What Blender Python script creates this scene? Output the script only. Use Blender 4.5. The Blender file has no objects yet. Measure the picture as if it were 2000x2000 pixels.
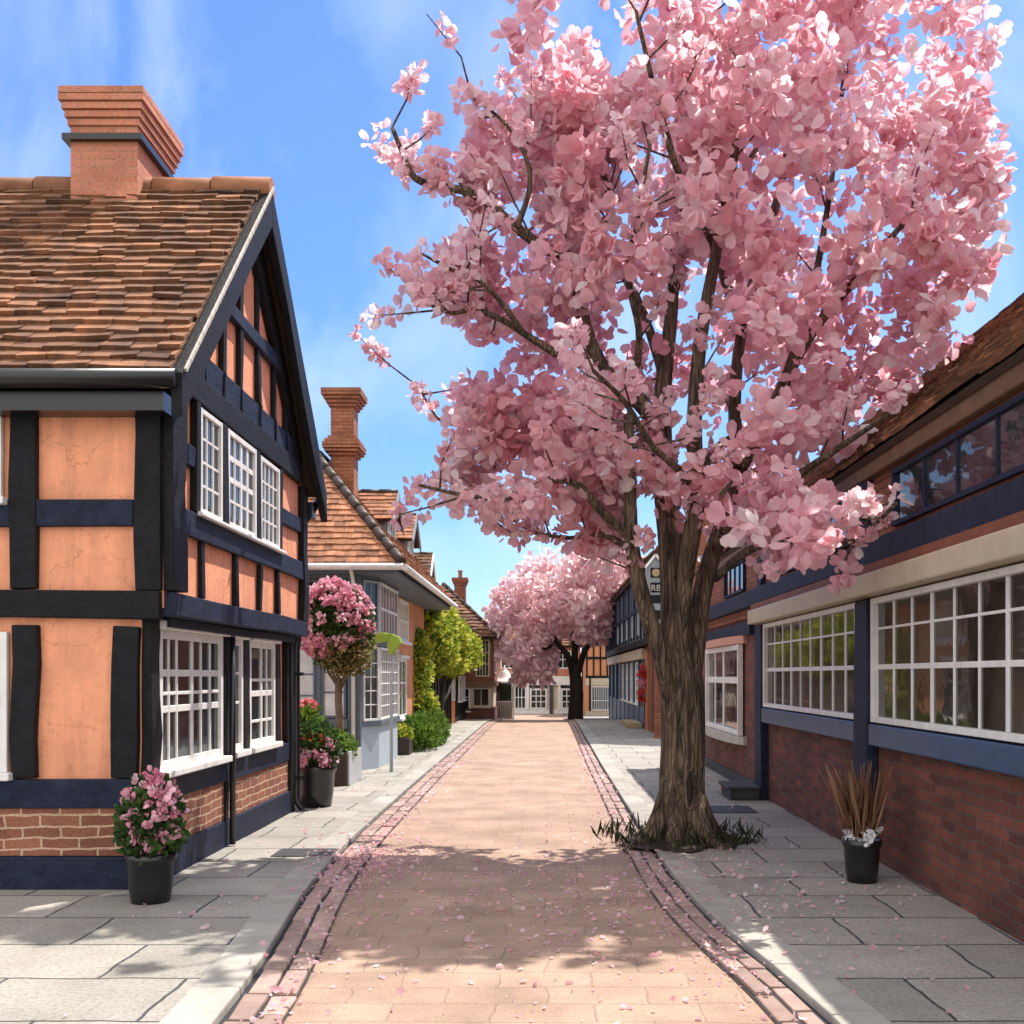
import bpy, bmesh, math, random
import numpy as np
from mathutils import Vector, noise

random.seed(11)
rng = np.random.default_rng(7)
R = math.radians
scene = bpy.context.scene
COL = scene.collection

# ------------------------------------------------------------------ camera
EYE = 2.0
cam_d = bpy.data.cameras.new('street_camera')
cam = bpy.data.objects.new('street_camera', cam_d)
COL.objects.link(cam)
cam.location = (0, 0, EYE)
cam.rotation_euler = (R(90), 0, 0)
cam_d.sensor_width = 36
cam_d.lens = 36 * 2000 / 1932
cam_d.shift_x = -64 / 1932
cam_d.shift_y = 309 / 1932
cam_d.clip_end = 3000
scene.camera = cam


def W(px, py, Y):
    """survey: a point seen on the photograph at distance Y -> metres"""
    return Vector(((px - 1030) / 2000 * Y, Y, EYE - (py - 1275) / 2000 * Y))


def gz(Y):
    t = min(1, max(0, (Y - 42) / 30))
    return -0.7 * t * t * (3 - 2 * t)


# ------------------------------------------------------------------ materials
MATS = {}


def new_mat(name):
    m = bpy.data.materials.new(name)
    m.use_nodes = True
    nt = m.node_tree
    for n in list(nt.nodes):
        nt.nodes.remove(n)
    out = nt.nodes.new('ShaderNodeOutputMaterial')
    MATS[name] = m
    return m, nt, out


def nd(nt, t, **kw):
    n = nt.nodes.new(t)
    for k, v in kw.items():
        if k in ('operation', 'blend_type', 'data_type', 'noise_dimensions', 'attribute_name', 'feature',
                 'offset', 'offset_frequency', 'squash', 'squash_frequency', 'invert', 'distance_mode'):
            setattr(n, k, v)
        else:
            n.inputs[k].default_value = v
    return n


def ramp(nt, stops):
    r = nt.nodes.new('ShaderNodeValToRGB')
    el = r.color_ramp.elements
    while len(el) > len(stops):
        el.remove(el[-1])
    while len(el) < len(stops):
        el.new(0.5)
    for e, (p, c) in zip(el, stops):
        e.position = p
        e.color = (*c, 1)
    return r


def mixc(nt, fac, a, b, mode='MIX'):
    m = nt.nodes.new('ShaderNodeMix')
    m.data_type = 'RGBA'
    m.blend_type = mode
    for sock, v in ((m.inputs[0], fac), (m.inputs[6], a), (m.inputs[7], b)):
        if hasattr(v, 'is_output'):
            nt.links.new(v, sock)
        elif isinstance(v, (int, float)):
            sock.default_value = v
        else:
            sock.default_value = (*v, 1)
    return m.outputs[2]


def plain(name, c, rough=0.7, var=0.25, scale=3.0, bump=0.15, bscale=40, spec=0.4, stretch=(1, 1, 1), c2=None, island=0.0, weather=0.0, cracks=0.8):
    m, nt, out = new_mat(name)
    L = nt.links.new
    tc = nt.nodes.new('ShaderNodeTexCoord')
    mp = nt.nodes.new('ShaderNodeMapping')
    mp.inputs['Scale'].default_value = stretch
    L(tc.outputs['Object'], mp.inputs[0])
    n1 = nd(nt, 'ShaderNodeTexNoise', Scale=scale, Detail=6.0, Roughness=0.6)
    L(mp.outputs[0], n1.inputs['Vector'])
    c2 = c2 or tuple(v * (1 - var) for v in c)
    c1 = tuple(min(1, v * (1 + var * 0.6)) for v in c)
    rp = ramp(nt, [(0.3, c2), (0.72, c1)])
    L(n1.outputs[0], rp.inputs[0])
    col = rp.outputs[0]
    if weather:
        m2 = nt.nodes.new('ShaderNodeMapping'); m2.inputs['Scale'].default_value = (7, 7, 0.6)
        L(tc.outputs['Object'], m2.inputs[0])
        ns = nd(nt, 'ShaderNodeTexNoise', Scale=1.0, Detail=6.0, Roughness=0.7); L(m2.outputs[0], ns.inputs['Vector'])
        rs = ramp(nt, [(0.36, (1 - weather, 1 - weather * 1.05, 1 - weather * 1.1)), (0.56, (1, 1, 1))]); L(ns.outputs[0], rs.inputs[0])
        col = mixc(nt, 1.0, col, rs.outputs[0], 'MULTIPLY')
        nb_ = nd(nt, 'ShaderNodeTexNoise', Scale=9.0, Detail=8.0, Roughness=0.7); L(tc.outputs['Object'], nb_.inputs['Vector'])
        rb_ = ramp(nt, [(0.33, (1 - weather,) * 3), (0.46, (1, 1, 1))]); L(nb_.outputs[0], rb_.inputs[0])
        col = mixc(nt, 1.0, col, rb_.outputs[0], 'MULTIPLY')
        dn = nd(nt, 'ShaderNodeTexNoise', Scale=2.5, Detail=4.0); L(tc.outputs['Object'], dn.inputs['Vector'])
        dv = nt.nodes.new('ShaderNodeVectorMath'); dv.operation = 'SCALE'; L(dn.outputs['Color'], dv.inputs[0]); dv.inputs['Scale'].default_value = 0.7
        da = nt.nodes.new('ShaderNodeVectorMath'); L(tc.outputs['Object'], da.inputs[0]); L(dv.outputs[0], da.inputs[1])
        vo = nt.nodes.new('ShaderNodeTexVoronoi'); vo.feature = 'DISTANCE_TO_EDGE'; vo.inputs['Scale'].default_value = 1.1; L(da.outputs[0], vo.inputs['Vector'])
        rv = ramp(nt, [(0.0, (0.62, 0.6, 0.58)), (0.006, (1, 1, 1))]); L(vo.outputs[0], rv.inputs[0])
        col = mixc(nt, cracks, col, mixc(nt, 1.0, col, rv.outputs[0], 'MULTIPLY'))
    if island:
        g = nt.nodes.new('ShaderNodeNewGeometry')
        mr = nd(nt, 'ShaderNodeMapRange')
        L(g.outputs['Random Per Island'], mr.inputs[0])
        mr.inputs[3].default_value = 1 - island
        mr.inputs[4].default_value = 1 + island
        vm = nt.nodes.new('ShaderNodeVectorMath')
        vm.operation = 'SCALE'
        L(col, vm.inputs[0])
        L(mr.outputs[0], vm.inputs['Scale'])
        col = vm.outputs[0]
    p = nd(nt, 'ShaderNodeBsdfPrincipled', Roughness=rough)
    p.inputs['Specular IOR Level'].default_value = spec
    L(col, p.inputs['Base Color'])
    n2 = nd(nt, 'ShaderNodeTexNoise', Scale=bscale, Detail=7.0, Roughness=0.65)
    L(mp.outputs[0], n2.inputs['Vector'])
    b = nd(nt, 'ShaderNodeBump', Strength=bump, Distance=0.02)
    L(n2.outputs[0], b.inputs['Height'])
    L(b.outputs[0], p.inputs['Normal'])
    L(p.outputs[0], out.inputs[0])
    return m


def brick(name, c1, c2, mortar, w=0.28, h=0.095, ms=0.012, wob=0.012, bump=0.5, rough=0.85, stain=0.35, grit=32.0):
    m, nt, out = new_mat(name)
    L = nt.links.new
    tc = nt.nodes.new('ShaderNodeTexCoord')
    nz = nd(nt, 'ShaderNodeTexNoise', Scale=2.2, Detail=3.0)
    L(tc.outputs['UV'], nz.inputs['Vector'])
    sub = nt.nodes.new('ShaderNodeVectorMath'); sub.operation = 'SUBTRACT'
    L(nz.outputs['Color'], sub.inputs[0]); sub.inputs[1].default_value = (0.5, 0.5, 0.5)
    sc = nt.nodes.new('ShaderNodeVectorMath'); sc.operation = 'SCALE'
    L(sub.outputs[0], sc.inputs[0]); sc.inputs['Scale'].default_value = wob * 6
    ad = nt.nodes.new('ShaderNodeVectorMath')
    L(tc.outputs['UV'], ad.inputs[0]); L(sc.outputs[0], ad.inputs[1])
    bt = nt.nodes.new('ShaderNodeTexBrick')
    bt.inputs['Scale'].default_value = 1
    bt.inputs['Color1'].default_value = (*c1, 1)
    bt.inputs['Color2'].default_value = (*c2, 1)
    bt.inputs['Mortar'].default_value = (*mortar, 1)
    bt.inputs['Mortar Size'].default_value = ms
    bt.inputs['Mortar Smooth'].default_value = 0.25
    bt.inputs['Brick Width'].default_value = w
    bt.inputs['Row Height'].default_value = h
    L(ad.outputs[0], bt.inputs['Vector'])
    n1 = nd(nt, 'ShaderNodeTexNoise', Scale=1.3, Detail=8.0, Roughness=0.65)
    L(tc.outputs['UV'], n1.inputs['Vector'])
    rp = ramp(nt, [(0.3, (1 - stain,) * 3), (0.7, (1.0, 1.0, 1.0))])
    L(n1.outputs[0], rp.inputs[0])
    col = mixc(nt, 1.0, bt.outputs['Color'], rp.outputs[0], 'MULTIPLY')
    n4 = nd(nt, 'ShaderNodeTexNoise', Scale=grit, Detail=4.0, Roughness=0.75)
    L(tc.outputs['UV'], n4.inputs['Vector'])
    rp4 = ramp(nt, [(0.34, (0.62, 0.60, 0.58)), (0.5, (1.0, 1.0, 1.0)), (0.68, (1.14, 1.13, 1.12))])
    L(n4.outputs[0], rp4.inputs[0])
    col = mixc(nt, 1.0, col, rp4.outputs[0], 'MULTIPLY')
    p = nd(nt, 'ShaderNodeBsdfPrincipled', Roughness=rough)
    L(col, p.inputs['Base Color'])
    n2 = nd(nt, 'ShaderNodeTexNoise', Scale=45.0, Detail=6.0)
    L(tc.outputs['UV'], n2.inputs['Vector'])
    ma = nd(nt, 'ShaderNodeMath', operation='MULTIPLY_ADD')
    L(bt.outputs['Fac'], ma.inputs[0]); ma.inputs[1].default_value = -1.0
    mu = nd(nt, 'ShaderNodeMath', operation='MULTIPLY'); L(n2.outputs[0], mu.inputs[0]); mu.inputs[1].default_value = 0.5
    L(mu.outputs[0], ma.inputs[2])
    b = nd(nt, 'ShaderNodeBump', Strength=bump, Distance=0.015)
    L(ma.outputs[0], b.inputs['Height']); L(b.outputs[0], p.inputs['Normal'])
    L(p.outputs[0], out.inputs[0])
    return m


def petal_mat(name, stops, trans=0.35, mixisl=0.45, rough=0.6):
    m, nt, out = new_mat(name)
    L = nt.links.new
    at = nd(nt, 'ShaderNodeAttribute'); at.attribute_name = 'tone'
    g = nt.nodes.new('ShaderNodeNewGeometry')
    a = nd(nt, 'ShaderNodeMath', operation='MULTIPLY'); L(at.outputs['Fac'], a.inputs[0]); a.inputs[1].default_value = 1 - mixisl
    b = nd(nt, 'ShaderNodeMath', operation='MULTIPLY_ADD'); L(g.outputs['Random Per Island'], b.inputs[0]); b.inputs[1].default_value = mixisl
    L(a.outputs[0], b.inputs[2])
    rp = ramp(nt, stops); L(b.outputs[0], rp.inputs[0])
    d = nd(nt, 'ShaderNodeBsdfPrincipled', Roughness=rough); L(rp.outputs[0], d.inputs['Base Color'])
    d.inputs['Specular IOR Level'].default_value = 0.25
    t = nt.nodes.new('ShaderNodeBsdfTranslucent'); L(rp.outputs[0], t.inputs[0])
    mx = nt.nodes.new('ShaderNodeMixShader'); mx.inputs[0].default_value = trans
    L(d.outputs[0], mx.inputs[1]); L(t.outputs[0], mx.inputs[2]); L(mx.outputs[0], out.inputs[0])
    return m


def glass_mat(name, c=(0.012, 0.014, 0.016), rough=0.04):
    m, nt, out = new_mat(name)
    L = nt.links.new
    tc = nt.nodes.new('ShaderNodeTexCoord')
    n = nd(nt, 'ShaderNodeTexNoise', Scale=3.0, Detail=2.0); L(tc.outputs['Object'], n.inputs['Vector'])
    b = nd(nt, 'ShaderNodeBump', Strength=0.12, Distance=0.02); L(n.outputs[0], b.inputs['Height'])
    n3 = nd(nt, 'ShaderNodeTexNoise', Scale=1.4, Detail=3.0); L(tc.outputs['Object'], n3.inputs['Vector'])
    rp = ramp(nt, [(0.35, c), (0.75, tuple(v * 3.0 for v in c))]); L(n3.outputs[0], rp.inputs[0])
    p = nd(nt, 'ShaderNodeBsdfPrincipled', Roughness=rough)
    L(rp.outputs[0], p.inputs['Base Color']); L(b.outputs[0], p.inputs['Normal'])
    L(p.outputs[0], out.inputs[0])
    return m


plain('peach_plaster', (0.88, 0.375, 0.215), 0.85, 0.2, 2.0, 0.5, 22, weather=0.17)
plain('orange_plaster', (0.60, 0.25, 0.12), 0.85, 0.2, 1.3, 0.25, 30)
plain('cream_plaster', (0.66, 0.58, 0.46), 0.85, 0.15, 1.3, 0.2, 30, weather=0.2)
plain('navy_timber', (0.016, 0.023, 0.050), 0.6, 0.5, 9, 0.8, 26, spec=0.2)
plain('black_timber', (0.010, 0.010, 0.013), 0.6, 0.55, 9, 0.8, 26, spec=0.2)
plain('black_iron', (0.010, 0.010, 0.012), 0.3, 0.3, 6, 0.05, 20, spec=0.6)
plain('white_paint', (0.78, 0.775, 0.755), 0.5, 0.10, 6, 0.3, 30, weather=0.10, cracks=0.0)
plain('cream_paint', (0.50, 0.42, 0.30), 0.5, 0.12, 4, 0.1, 30)
plain('salmon_paint', (0.58, 0.30, 0.22), 0.6, 0.12, 4, 0.1, 30)
plain('slate_paint', (0.095, 0.125, 0.155), 0.5, 0.12, 3, 0.08, 30)
plain('slate_blue_paint', (0.10, 0.135, 0.18), 0.5, 0.15, 3, 0.08, 30)
plain('pale_blue_paint', (0.38, 0.45, 0.50), 0.5, 0.08, 3, 0.08, 30)
plain('blue_paint', (0.035, 0.075, 0.16), 0.42, 0.2, 3, 0.1, 30)
plain('brown_board', (0.16, 0.085, 0.045), 0.6, 0.3, 5, 0.2, 30)
plain('red_board', (0.20, 0.065, 0.035), 0.6, 0.3, 5, 0.2, 30)
plain('display_white', (0.62, 0.66, 0.68), 0.35, 0.3, 2.2, 0.05, 20)
plain('dark_wood', (0.045, 0.028, 0.020), 0.55, 0.3, 5, 0.25, 30)
plain('orange_wood', (0.55, 0.20, 0.07), 0.55, 0.2, 5, 0.2, 30)
plain('stone', (0.48, 0.45, 0.40), 0.85, 0.2, 4, 0.35, 30)
plain('dark_stone', (0.06, 0.062, 0.068), 0.75, 0.3, 4, 0.35, 30)
plain('iron_cover', (0.05, 0.052, 0.056), 0.55, 0.3, 6, 0.3, 60)
plain('tan_stone', (0.36, 0.28, 0.16), 0.8, 0.2, 4, 0.3, 30)
plain('zinc_box', (0.42, 0.44, 0.45), 0.5, 0.12, 3, 0.08, 30)
plain('soil', (0.035, 0.025, 0.018), 0.95, 0.4, 8, 0.9, 25)
plain('green_glaze', (0.15, 0.18, 0.14), 0.45, 0.2, 4, 0.1, 30)
plain('terracotta_cap', (0.28, 0.12, 0.06), 0.8, 0.3, 5, 0.3, 30, island=0.3)
plain('roof_underlay', (0.05, 0.028, 0.018), 0.9, 0.3, 4, 0.2, 30)
plain('brown_tile', (0.235, 0.105, 0.052), 0.85, 0.4, 4, 0.5, 28, c2=(0.085, 0.045, 0.03), island=0.5)
plain('amber_tile', (0.37, 0.165, 0.085), 0.85, 0.35, 3, 0.45, 28, c2=(0.16, 0.07, 0.038), island=0.38)
plain('dark_tile', (0.19, 0.085, 0.050), 0.85, 0.4, 3, 0.45, 28, c2=(0.08, 0.04, 0.028), island=0.4)
plain('lead_grey', (0.22, 0.25, 0.28), 0.5, 0.15, 3, 0.1, 30)
brick('house_brick', (0.34, 0.13, 0.075), (0.22, 0.075, 0.045), (0.60, 0.40, 0.27), 0.34, 0.105, 0.011, 0.016)
brick('tavern_brick', (0.27, 0.080, 0.050), (0.12, 0.038, 0.028), (0.15, 0.095, 0.075), 0.30, 0.095, 0.010, 0.016, bump=0.9, stain=0.5)
brick('red_brick', (0.38, 0.13, 0.07), (0.26, 0.085, 0.05), (0.10, 0.05, 0.035), 0.24, 0.085, 0.008, 0.01)
brick('chimney_brick', (0.46, 0.18, 0.09), (0.30, 0.10, 0.055), (0.16, 0.08, 0.05), 0.24, 0.085, 0.008, 0.006)
brick('salmon_brick', (0.66, 0.27, 0.17), (0.55, 0.20, 0.12), (0.52, 0.26, 0.17), 0.26, 0.09, 0.008, 0.006)
brick('flagstone', (0.40, 0.375, 0.335), (0.30, 0.285, 0.255), (0.055, 0.055, 0.06), 1.15, 0.85, 0.013, 0.013, 0.35, 0.8, 0.3)
brick('road_paving', (0.45, 0.305, 0.23), (0.385, 0.26, 0.195), (0.31, 0.21, 0.16), 0.62, 0.34, 0.008, 0.02, 0.35, 0.85, 0.42, 60.0)
plain('kerb_stone', (0.33, 0.315, 0.285), 0.8, 0.2, 4, 0.3, 30, island=0.13)
plain('sett_stone', (0.34, 0.235, 0.205), 0.8, 0.25, 6, 0.5, 30, island=0.22)
plain('sett_joint', (0.035, 0.036, 0.042), 0.9, 0.3, 6, 0.5, 40)
plain('earth', (0.05, 0.038, 0.028), 0.95, 0.45, 7, 1.0, 20)
plain('field_ground', (0.16, 0.15, 0.11), 0.95, 0.3, 0.4, 0.4, 4)
glass_mat('dark_glass')
glass_mat('brown_glass', (0.03, 0.024, 0.018))
glass_mat('blue_glass', (0.05, 0.075, 0.10))
petal_mat('blossom', [(0.0, (0.74, 0.33, 0.395)), (0.35, (0.86, 0.49, 0.56)), (0.68, (0.90, 0.65, 0.70)), (0.86, (0.89, 0.74, 0.77)), (0.97, (0.9, 0.87, 0.87))], 0.62)
petal_mat('far_blossom', [(0.0, (0.80, 0.47, 0.50)), (0.5, (0.88, 0.65, 0.68)), (0.9, (0.89, 0.80, 0.81))], 0.6)
petal_mat('rose_petal', [(0.0, (0.62, 0.16, 0.27)), (0.5, (0.80, 0.38, 0.48)), (0.85, (0.86, 0.62, 0.68)), (1, (0.9, 0.85, 0.85))], 0.25)
petal_mat('orange_petal', [(0.0, (0.6, 0.09, 0.04)), (1, (0.82, 0.32, 0.10))], 0.25)
petal_mat('red_petal', [(0.0, (0.42, 0.02, 0.03)), (1, (0.75, 0.08, 0.07))], 0.25)
petal_mat('coral_petal', [(0.0, (0.62, 0.09, 0.12)), (1, (0.85, 0.35, 0.36))], 0.3)
petal_mat('white_petal', [(0.0, (0.7, 0.68, 0.72)), (1, (0.85, 0.85, 0.85))], 0.25)
petal_mat('green_leaf', [(0.0, (0.018, 0.045, 0.014)), (0.6, (0.05, 0.11, 0.025)), (1, (0.11, 0.20, 0.04))], 0.3)
petal_mat('lime_leaf', [(0.0, (0.035, 0.08, 0.012)), (0.32, (0.19, 0.29, 0.03)), (0.62, (0.48, 0.50, 0.06)), (1, (0.68, 0.60, 0.13))], 0.35)
petal_mat('olive_leaf', [(0.0, (0.06, 0.06, 0.015)), (0.6, (0.24, 0.20, 0.06)), (1, (0.45, 0.38, 0.16))], 0.3)
petal_mat('grass_blade', [(0.0, (0.05, 0.12, 0.015)), (1, (0.20, 0.32, 0.05))], 0.3)
petal_mat('dark_grass', [(0.0, (0.015, 0.018, 0.010)), (1, (0.06, 0.07, 0.03))], 0.2)
petal_mat('dry_grass', [(0.0, (0.14, 0.06, 0.035)), (1, (0.36, 0.20, 0.12))], 0.2)
petal_mat('lime_shade', [(0.0, (0.33, 0.45, 0.06)), (1, (0.40, 0.50, 0.09))], 0.3)


def bark_mat():
    m, nt, out = new_mat('bark')
    L = nt.links.new
    tc = nt.nodes.new('ShaderNodeTexCoord')
    mp = nt.nodes.new('ShaderNodeMapping'); mp.inputs['Scale'].default_value = (7, 7, 0.9)
    L(tc.outputs['Object'], mp.inputs[0])
    n = nd(nt, 'ShaderNodeTexNoise', Scale=1.6, Detail=8.0, Roughness=0.65, Distortion=0.8)
    L(mp.outputs[0], n.inputs['Vector'])
    rp = ramp(nt, [(0.34, (0.022, 0.015, 0.011)), (0.5, (0.125, 0.085, 0.057)), (0.68, (0.27, 0.195, 0.13))])
    L(n.outputs[0], rp.inputs[0])
    p = nd(nt, 'ShaderNodeBsdfPrincipled', Roughness=0.85); L(rp.outputs[0], p.inputs['Base Color'])
    vz = nt.nodes.new('ShaderNodeTexVoronoi'); vz.feature = 'DISTANCE_TO_EDGE'; vz.inputs['Scale'].default_value = 2.6
    L(mp.outputs[0], vz.inputs['Vector'])
    vr = nd(nt, 'ShaderNodeMath', operation='MINIMUM'); L(vz.outputs[0], vr.inputs[0]); vr.inputs[1].default_value = 0.16
    va = nd(nt, 'ShaderNodeMath', operation='MULTIPLY_ADD'); L(vr.outputs[0], va.inputs[0]); va.inputs[1].default_value = 4.0; L(n.outputs[0], va.inputs[2])
    b = nd(nt, 'ShaderNodeBump', Strength=1.0, Distance=0.05); L(va.outputs[0], b.inputs['Height'])
    L(b.outputs[0], p.inputs['Normal']); L(p.outputs[0], out.inputs[0])


bark_mat()
plain('dark_bark', (0.022, 0.017, 0.014), 0.85, 0.4, 6, 0.5, 25)
plain('pale_bark', (0.16, 0.12, 0.085), 0.85, 0.35, 6, 0.5, 25)


# ------------------------------------------------------------------ mesh builder
class Fr:
    """a wall's own frame: a runs along it, n points out of it"""
    def __init__(s, o, a, n):
        s.o = Vector(o); s.a = Vector(a).normalized(); s.n = Vector(n).normalized()

    def p(s, a, z, d=0.0):
        v = s.o + s.a * a + s.n * d
        return Vector((v.x, v.y, v.z + z))


class MB:
    def __init__(s):
        s.v = []; s.f = []; s.mi = []; s.cur = 0; s.smooth = []

    def face(s, pts, smooth=False):
        i = len(s.v)
        s.v.extend(pts)
        s.f.append(tuple(range(i, i + len(pts)))); s.mi.append(s.cur); s.smooth.append(smooth)

    def hexa(s, c):
        """8 corners: bottom 4 then top 4, same winding"""
        i = len(s.v)
        s.v.extend(c)
        cen = sum((Vector(q) for q in c), Vector()) / 8
        for q in ((3, 2, 1, 0), (4, 5, 6, 7), (0, 1, 5, 4), (1, 2, 6, 5), (2, 3, 7, 6), (3, 0, 4, 7)):
            pts = [Vector(c[k]) for k in q]
            nn = (pts[1] - pts[0]).cross(pts[2] - pts[0])
            fc = sum(pts, Vector()) / 4 - cen
            idx = [i + k for k in q]
            if nn.dot(fc) < 0:
                idx.reverse()
            s.f.append(tuple(idx)); s.mi.append(s.cur); s.smooth.append(False)

    def box(s, x0, x1, y0, y1, z0, z1):
        s.hexa([(x0, y0, z0), (x1, y0, z0), (x1, y1, z0), (x0, y1, z0), (x0, y0, z1), (x1, y0, z1), (x1, y1, z1), (x0, y1, z1)])

    def fbox(s, fr, a0, a1, z0, z1, d0, d1):
        s.hexa([fr.p(a0, z0, d0), fr.p(a1, z0, d0), fr.p(a1, z0, d1), fr.p(a0, z0, d1),
                fr.p(a0, z1, d0), fr.p(a1, z1, d0), fr.p(a1, z1, d1), fr.p(a0, z1, d1)])

    def fquad(s, fr, q, d0, d1):
        """q: four (a, z) corners in a wall's frame, extruded along its normal"""
        s.hexa([fr.p(a, z, d0) for a, z in q] + [fr.p(a, z, d1) for a, z in q])

    def fbeam(s, fr, a0, z0, a1, z1, w, d0, d1):
        dx, dz = a1 - a0, z1 - z0
        l = math.hypot(dx, dz); ox, oz = -dz / l * w / 2, dx / l * w / 2
        s.fquad(fr, [(a0 - ox, z0 - oz), (a1 - ox, z1 - oz), (a1 + ox, z1 + oz), (a0 + ox, z0 + oz)], d0, d1)

    def prism(s, poly, ext):
        ext = Vector(ext)
        a = [Vector(p) for p in poly]
        b = [p + ext for p in a]
        nn = (a[1] - a[0]).cross(a[2] - a[0])
        if nn.dot(ext) > 0:
            a.reverse(); b.reverse()
        s.face(list(a)); s.face(list(reversed(b)))
        n = len(a)
        for i in range(n):
            j = (i + 1) % n
            s.face([a[j], a[i], b[i], b[j]])

    def tube(s, pts, rad, seg=8, cap=True, flute=0, famp=0.0, ph=0.0):
        pts = [Vector(p) for p in pts]
        n = len(pts)
        base = len(s.v)
        t0 = (pts[1] - pts[0]).normalized()
        u = t0.orthogonal().normalized()
        for i in range(n):
            t = (pts[min(i + 1, n - 1)] - pts[max(i - 1, 0)]).normalized()
            u = (u - t * u.dot(t)).normalized()
            w = t.cross(u)
            for k in range(seg):
                an = 2 * math.pi * k / seg
                rr = rad[i] * (1 + (famp * math.sin(flute * an + ph + i * 0.25) + famp * 0.6 * math.sin((flute * 2 + 1) * an + i * 0.4) if flute else 0))
                s.v.append(pts[i] + (u * math.cos(an) + w * math.sin(an)) * rr)
        for i in range(n - 1):
            for k in range(seg):
                k2 = (k + 1) % seg
                s.f.append((base + i * seg + k, base + i * seg + k2, base + (i + 1) * seg + k2, base + (i + 1) * seg + k))
                s.mi.append(s.cur); s.smooth.append(True)
        if cap:
            s.f.append(tuple(base + k for k in reversed(range(seg)))); s.mi.append(s.cur); s.smooth.append(False)
            s.f.append(tuple(base + (n - 1) * seg + k for k in range(seg))); s.mi.append(s.cur); s.smooth.append(False)

    def lathe(s, c, prof, seg=24):
        c = Vector(c)
        base = len(s.v)
        for r, z in prof:
            for k in range(seg):
                an = 2 * math.pi * k / seg
                s.v.append(c + Vector((r * math.cos(an), r * math.sin(an), z)))
        for i in range(len(prof) - 1):
            for k in range(seg):
                k2 = (k + 1) % seg
                s.f.append((base + i * seg + k, base + i * seg + k2, base + (i + 1) * seg + k2, base + (i + 1) * seg + k))
                s.mi.append(s.cur); s.smooth.append(True)
        s.f.append(tuple(base + k for k in reversed(range(seg)))); s.mi.append(s.cur); s.smooth.append(False)
        e = base + (len(prof) - 1) * seg
        s.f.append(tuple(e + k for k in range(seg))); s.mi.append(s.cur); s.smooth.append(False)

    def build(s, name, mats, parent=None, bevel=0.0, base=None, wob=0.0):
        me = bpy.data.meshes.new(name)
        off = Vector((0, 0, 0))
        if parent is not None:
            off = Vector(parent.get('_b', (0, 0, 0)))
        if base is not None:
            off = Vector(base)
        vs = [tuple(Vector(p) - off) for p in s.v]
        me.from_pydata(vs, [], s.f)
        if isinstance(mats, str):
            mats = [mats]
        for m in mats:
            me.materials.append(MATS[m])
        me.polygons.foreach_set('material_index', s.mi)
        me.polygons.foreach_set('use_smooth', s.smooth)
        uv = me.uv_layers.new(name='UVMap')
        dat = np.zeros(len(me.loops) * 2)
        for p in me.polygons:
            nx, ny, nz = p.normal
            for li in p.loop_indices:
                x, y, z = s.v[me.loops[li].vertex_index]
                if abs(nz) > 0.75:
                    a, b = x, y
                elif abs(nx) > abs(ny):
                    a, b = y, z
                else:
                    a, b = x, z
                dat[2 * li] = a; dat[2 * li + 1] = b
        uv.data.foreach_set('uv', dat)
        me.update()
        if wob:
            bm = bmesh.new(); bm.from_mesh(me)
            for L_ in (1.2, 0.6):
                es = [e for e in bm.edges if e.calc_length() > L_]
                if es: bmesh.ops.subdivide_edges(bm, edges=es, cuts=1, use_grid_fill=True)
            for v_ in bm.verts:
                q = v_.co + off
                v_.co += Vector((noise.noise(q * 1.7 + Vector((3, 0, 0))), noise.noise(q * 1.7 + Vector((0, 9, 0))), noise.noise(q * 1.7 + Vector((0, 0, 17))))) * wob
            bm.to_mesh(me); bm.free()
        o = bpy.data.objects.new(name, me)
        COL.objects.link(o)
        if base is not None:
            o.location = off
        if parent is not None:
            o.parent = parent
            o['_b'] = tuple(off)
        if bevel:
            bm = o.modifiers.new('Bevel', 'BEVEL'); bm.width = bevel; bm.segments = 2; bm.limit_method = 'ANGLE'
        return o


def thing(name, label, cat, loc, group=None):
    o = bpy.data.objects.new(name, None)
    o.empty_display_size = 0.2
    COL.objects.link(o)
    o.location = loc
    o['_b'] = tuple(loc)
    o['label'] = label; o['category'] = cat
    if group:
        o['group'] = group
    return o


def struct(o, kind='structure'):
    o['kind'] = kind
    return o


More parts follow.
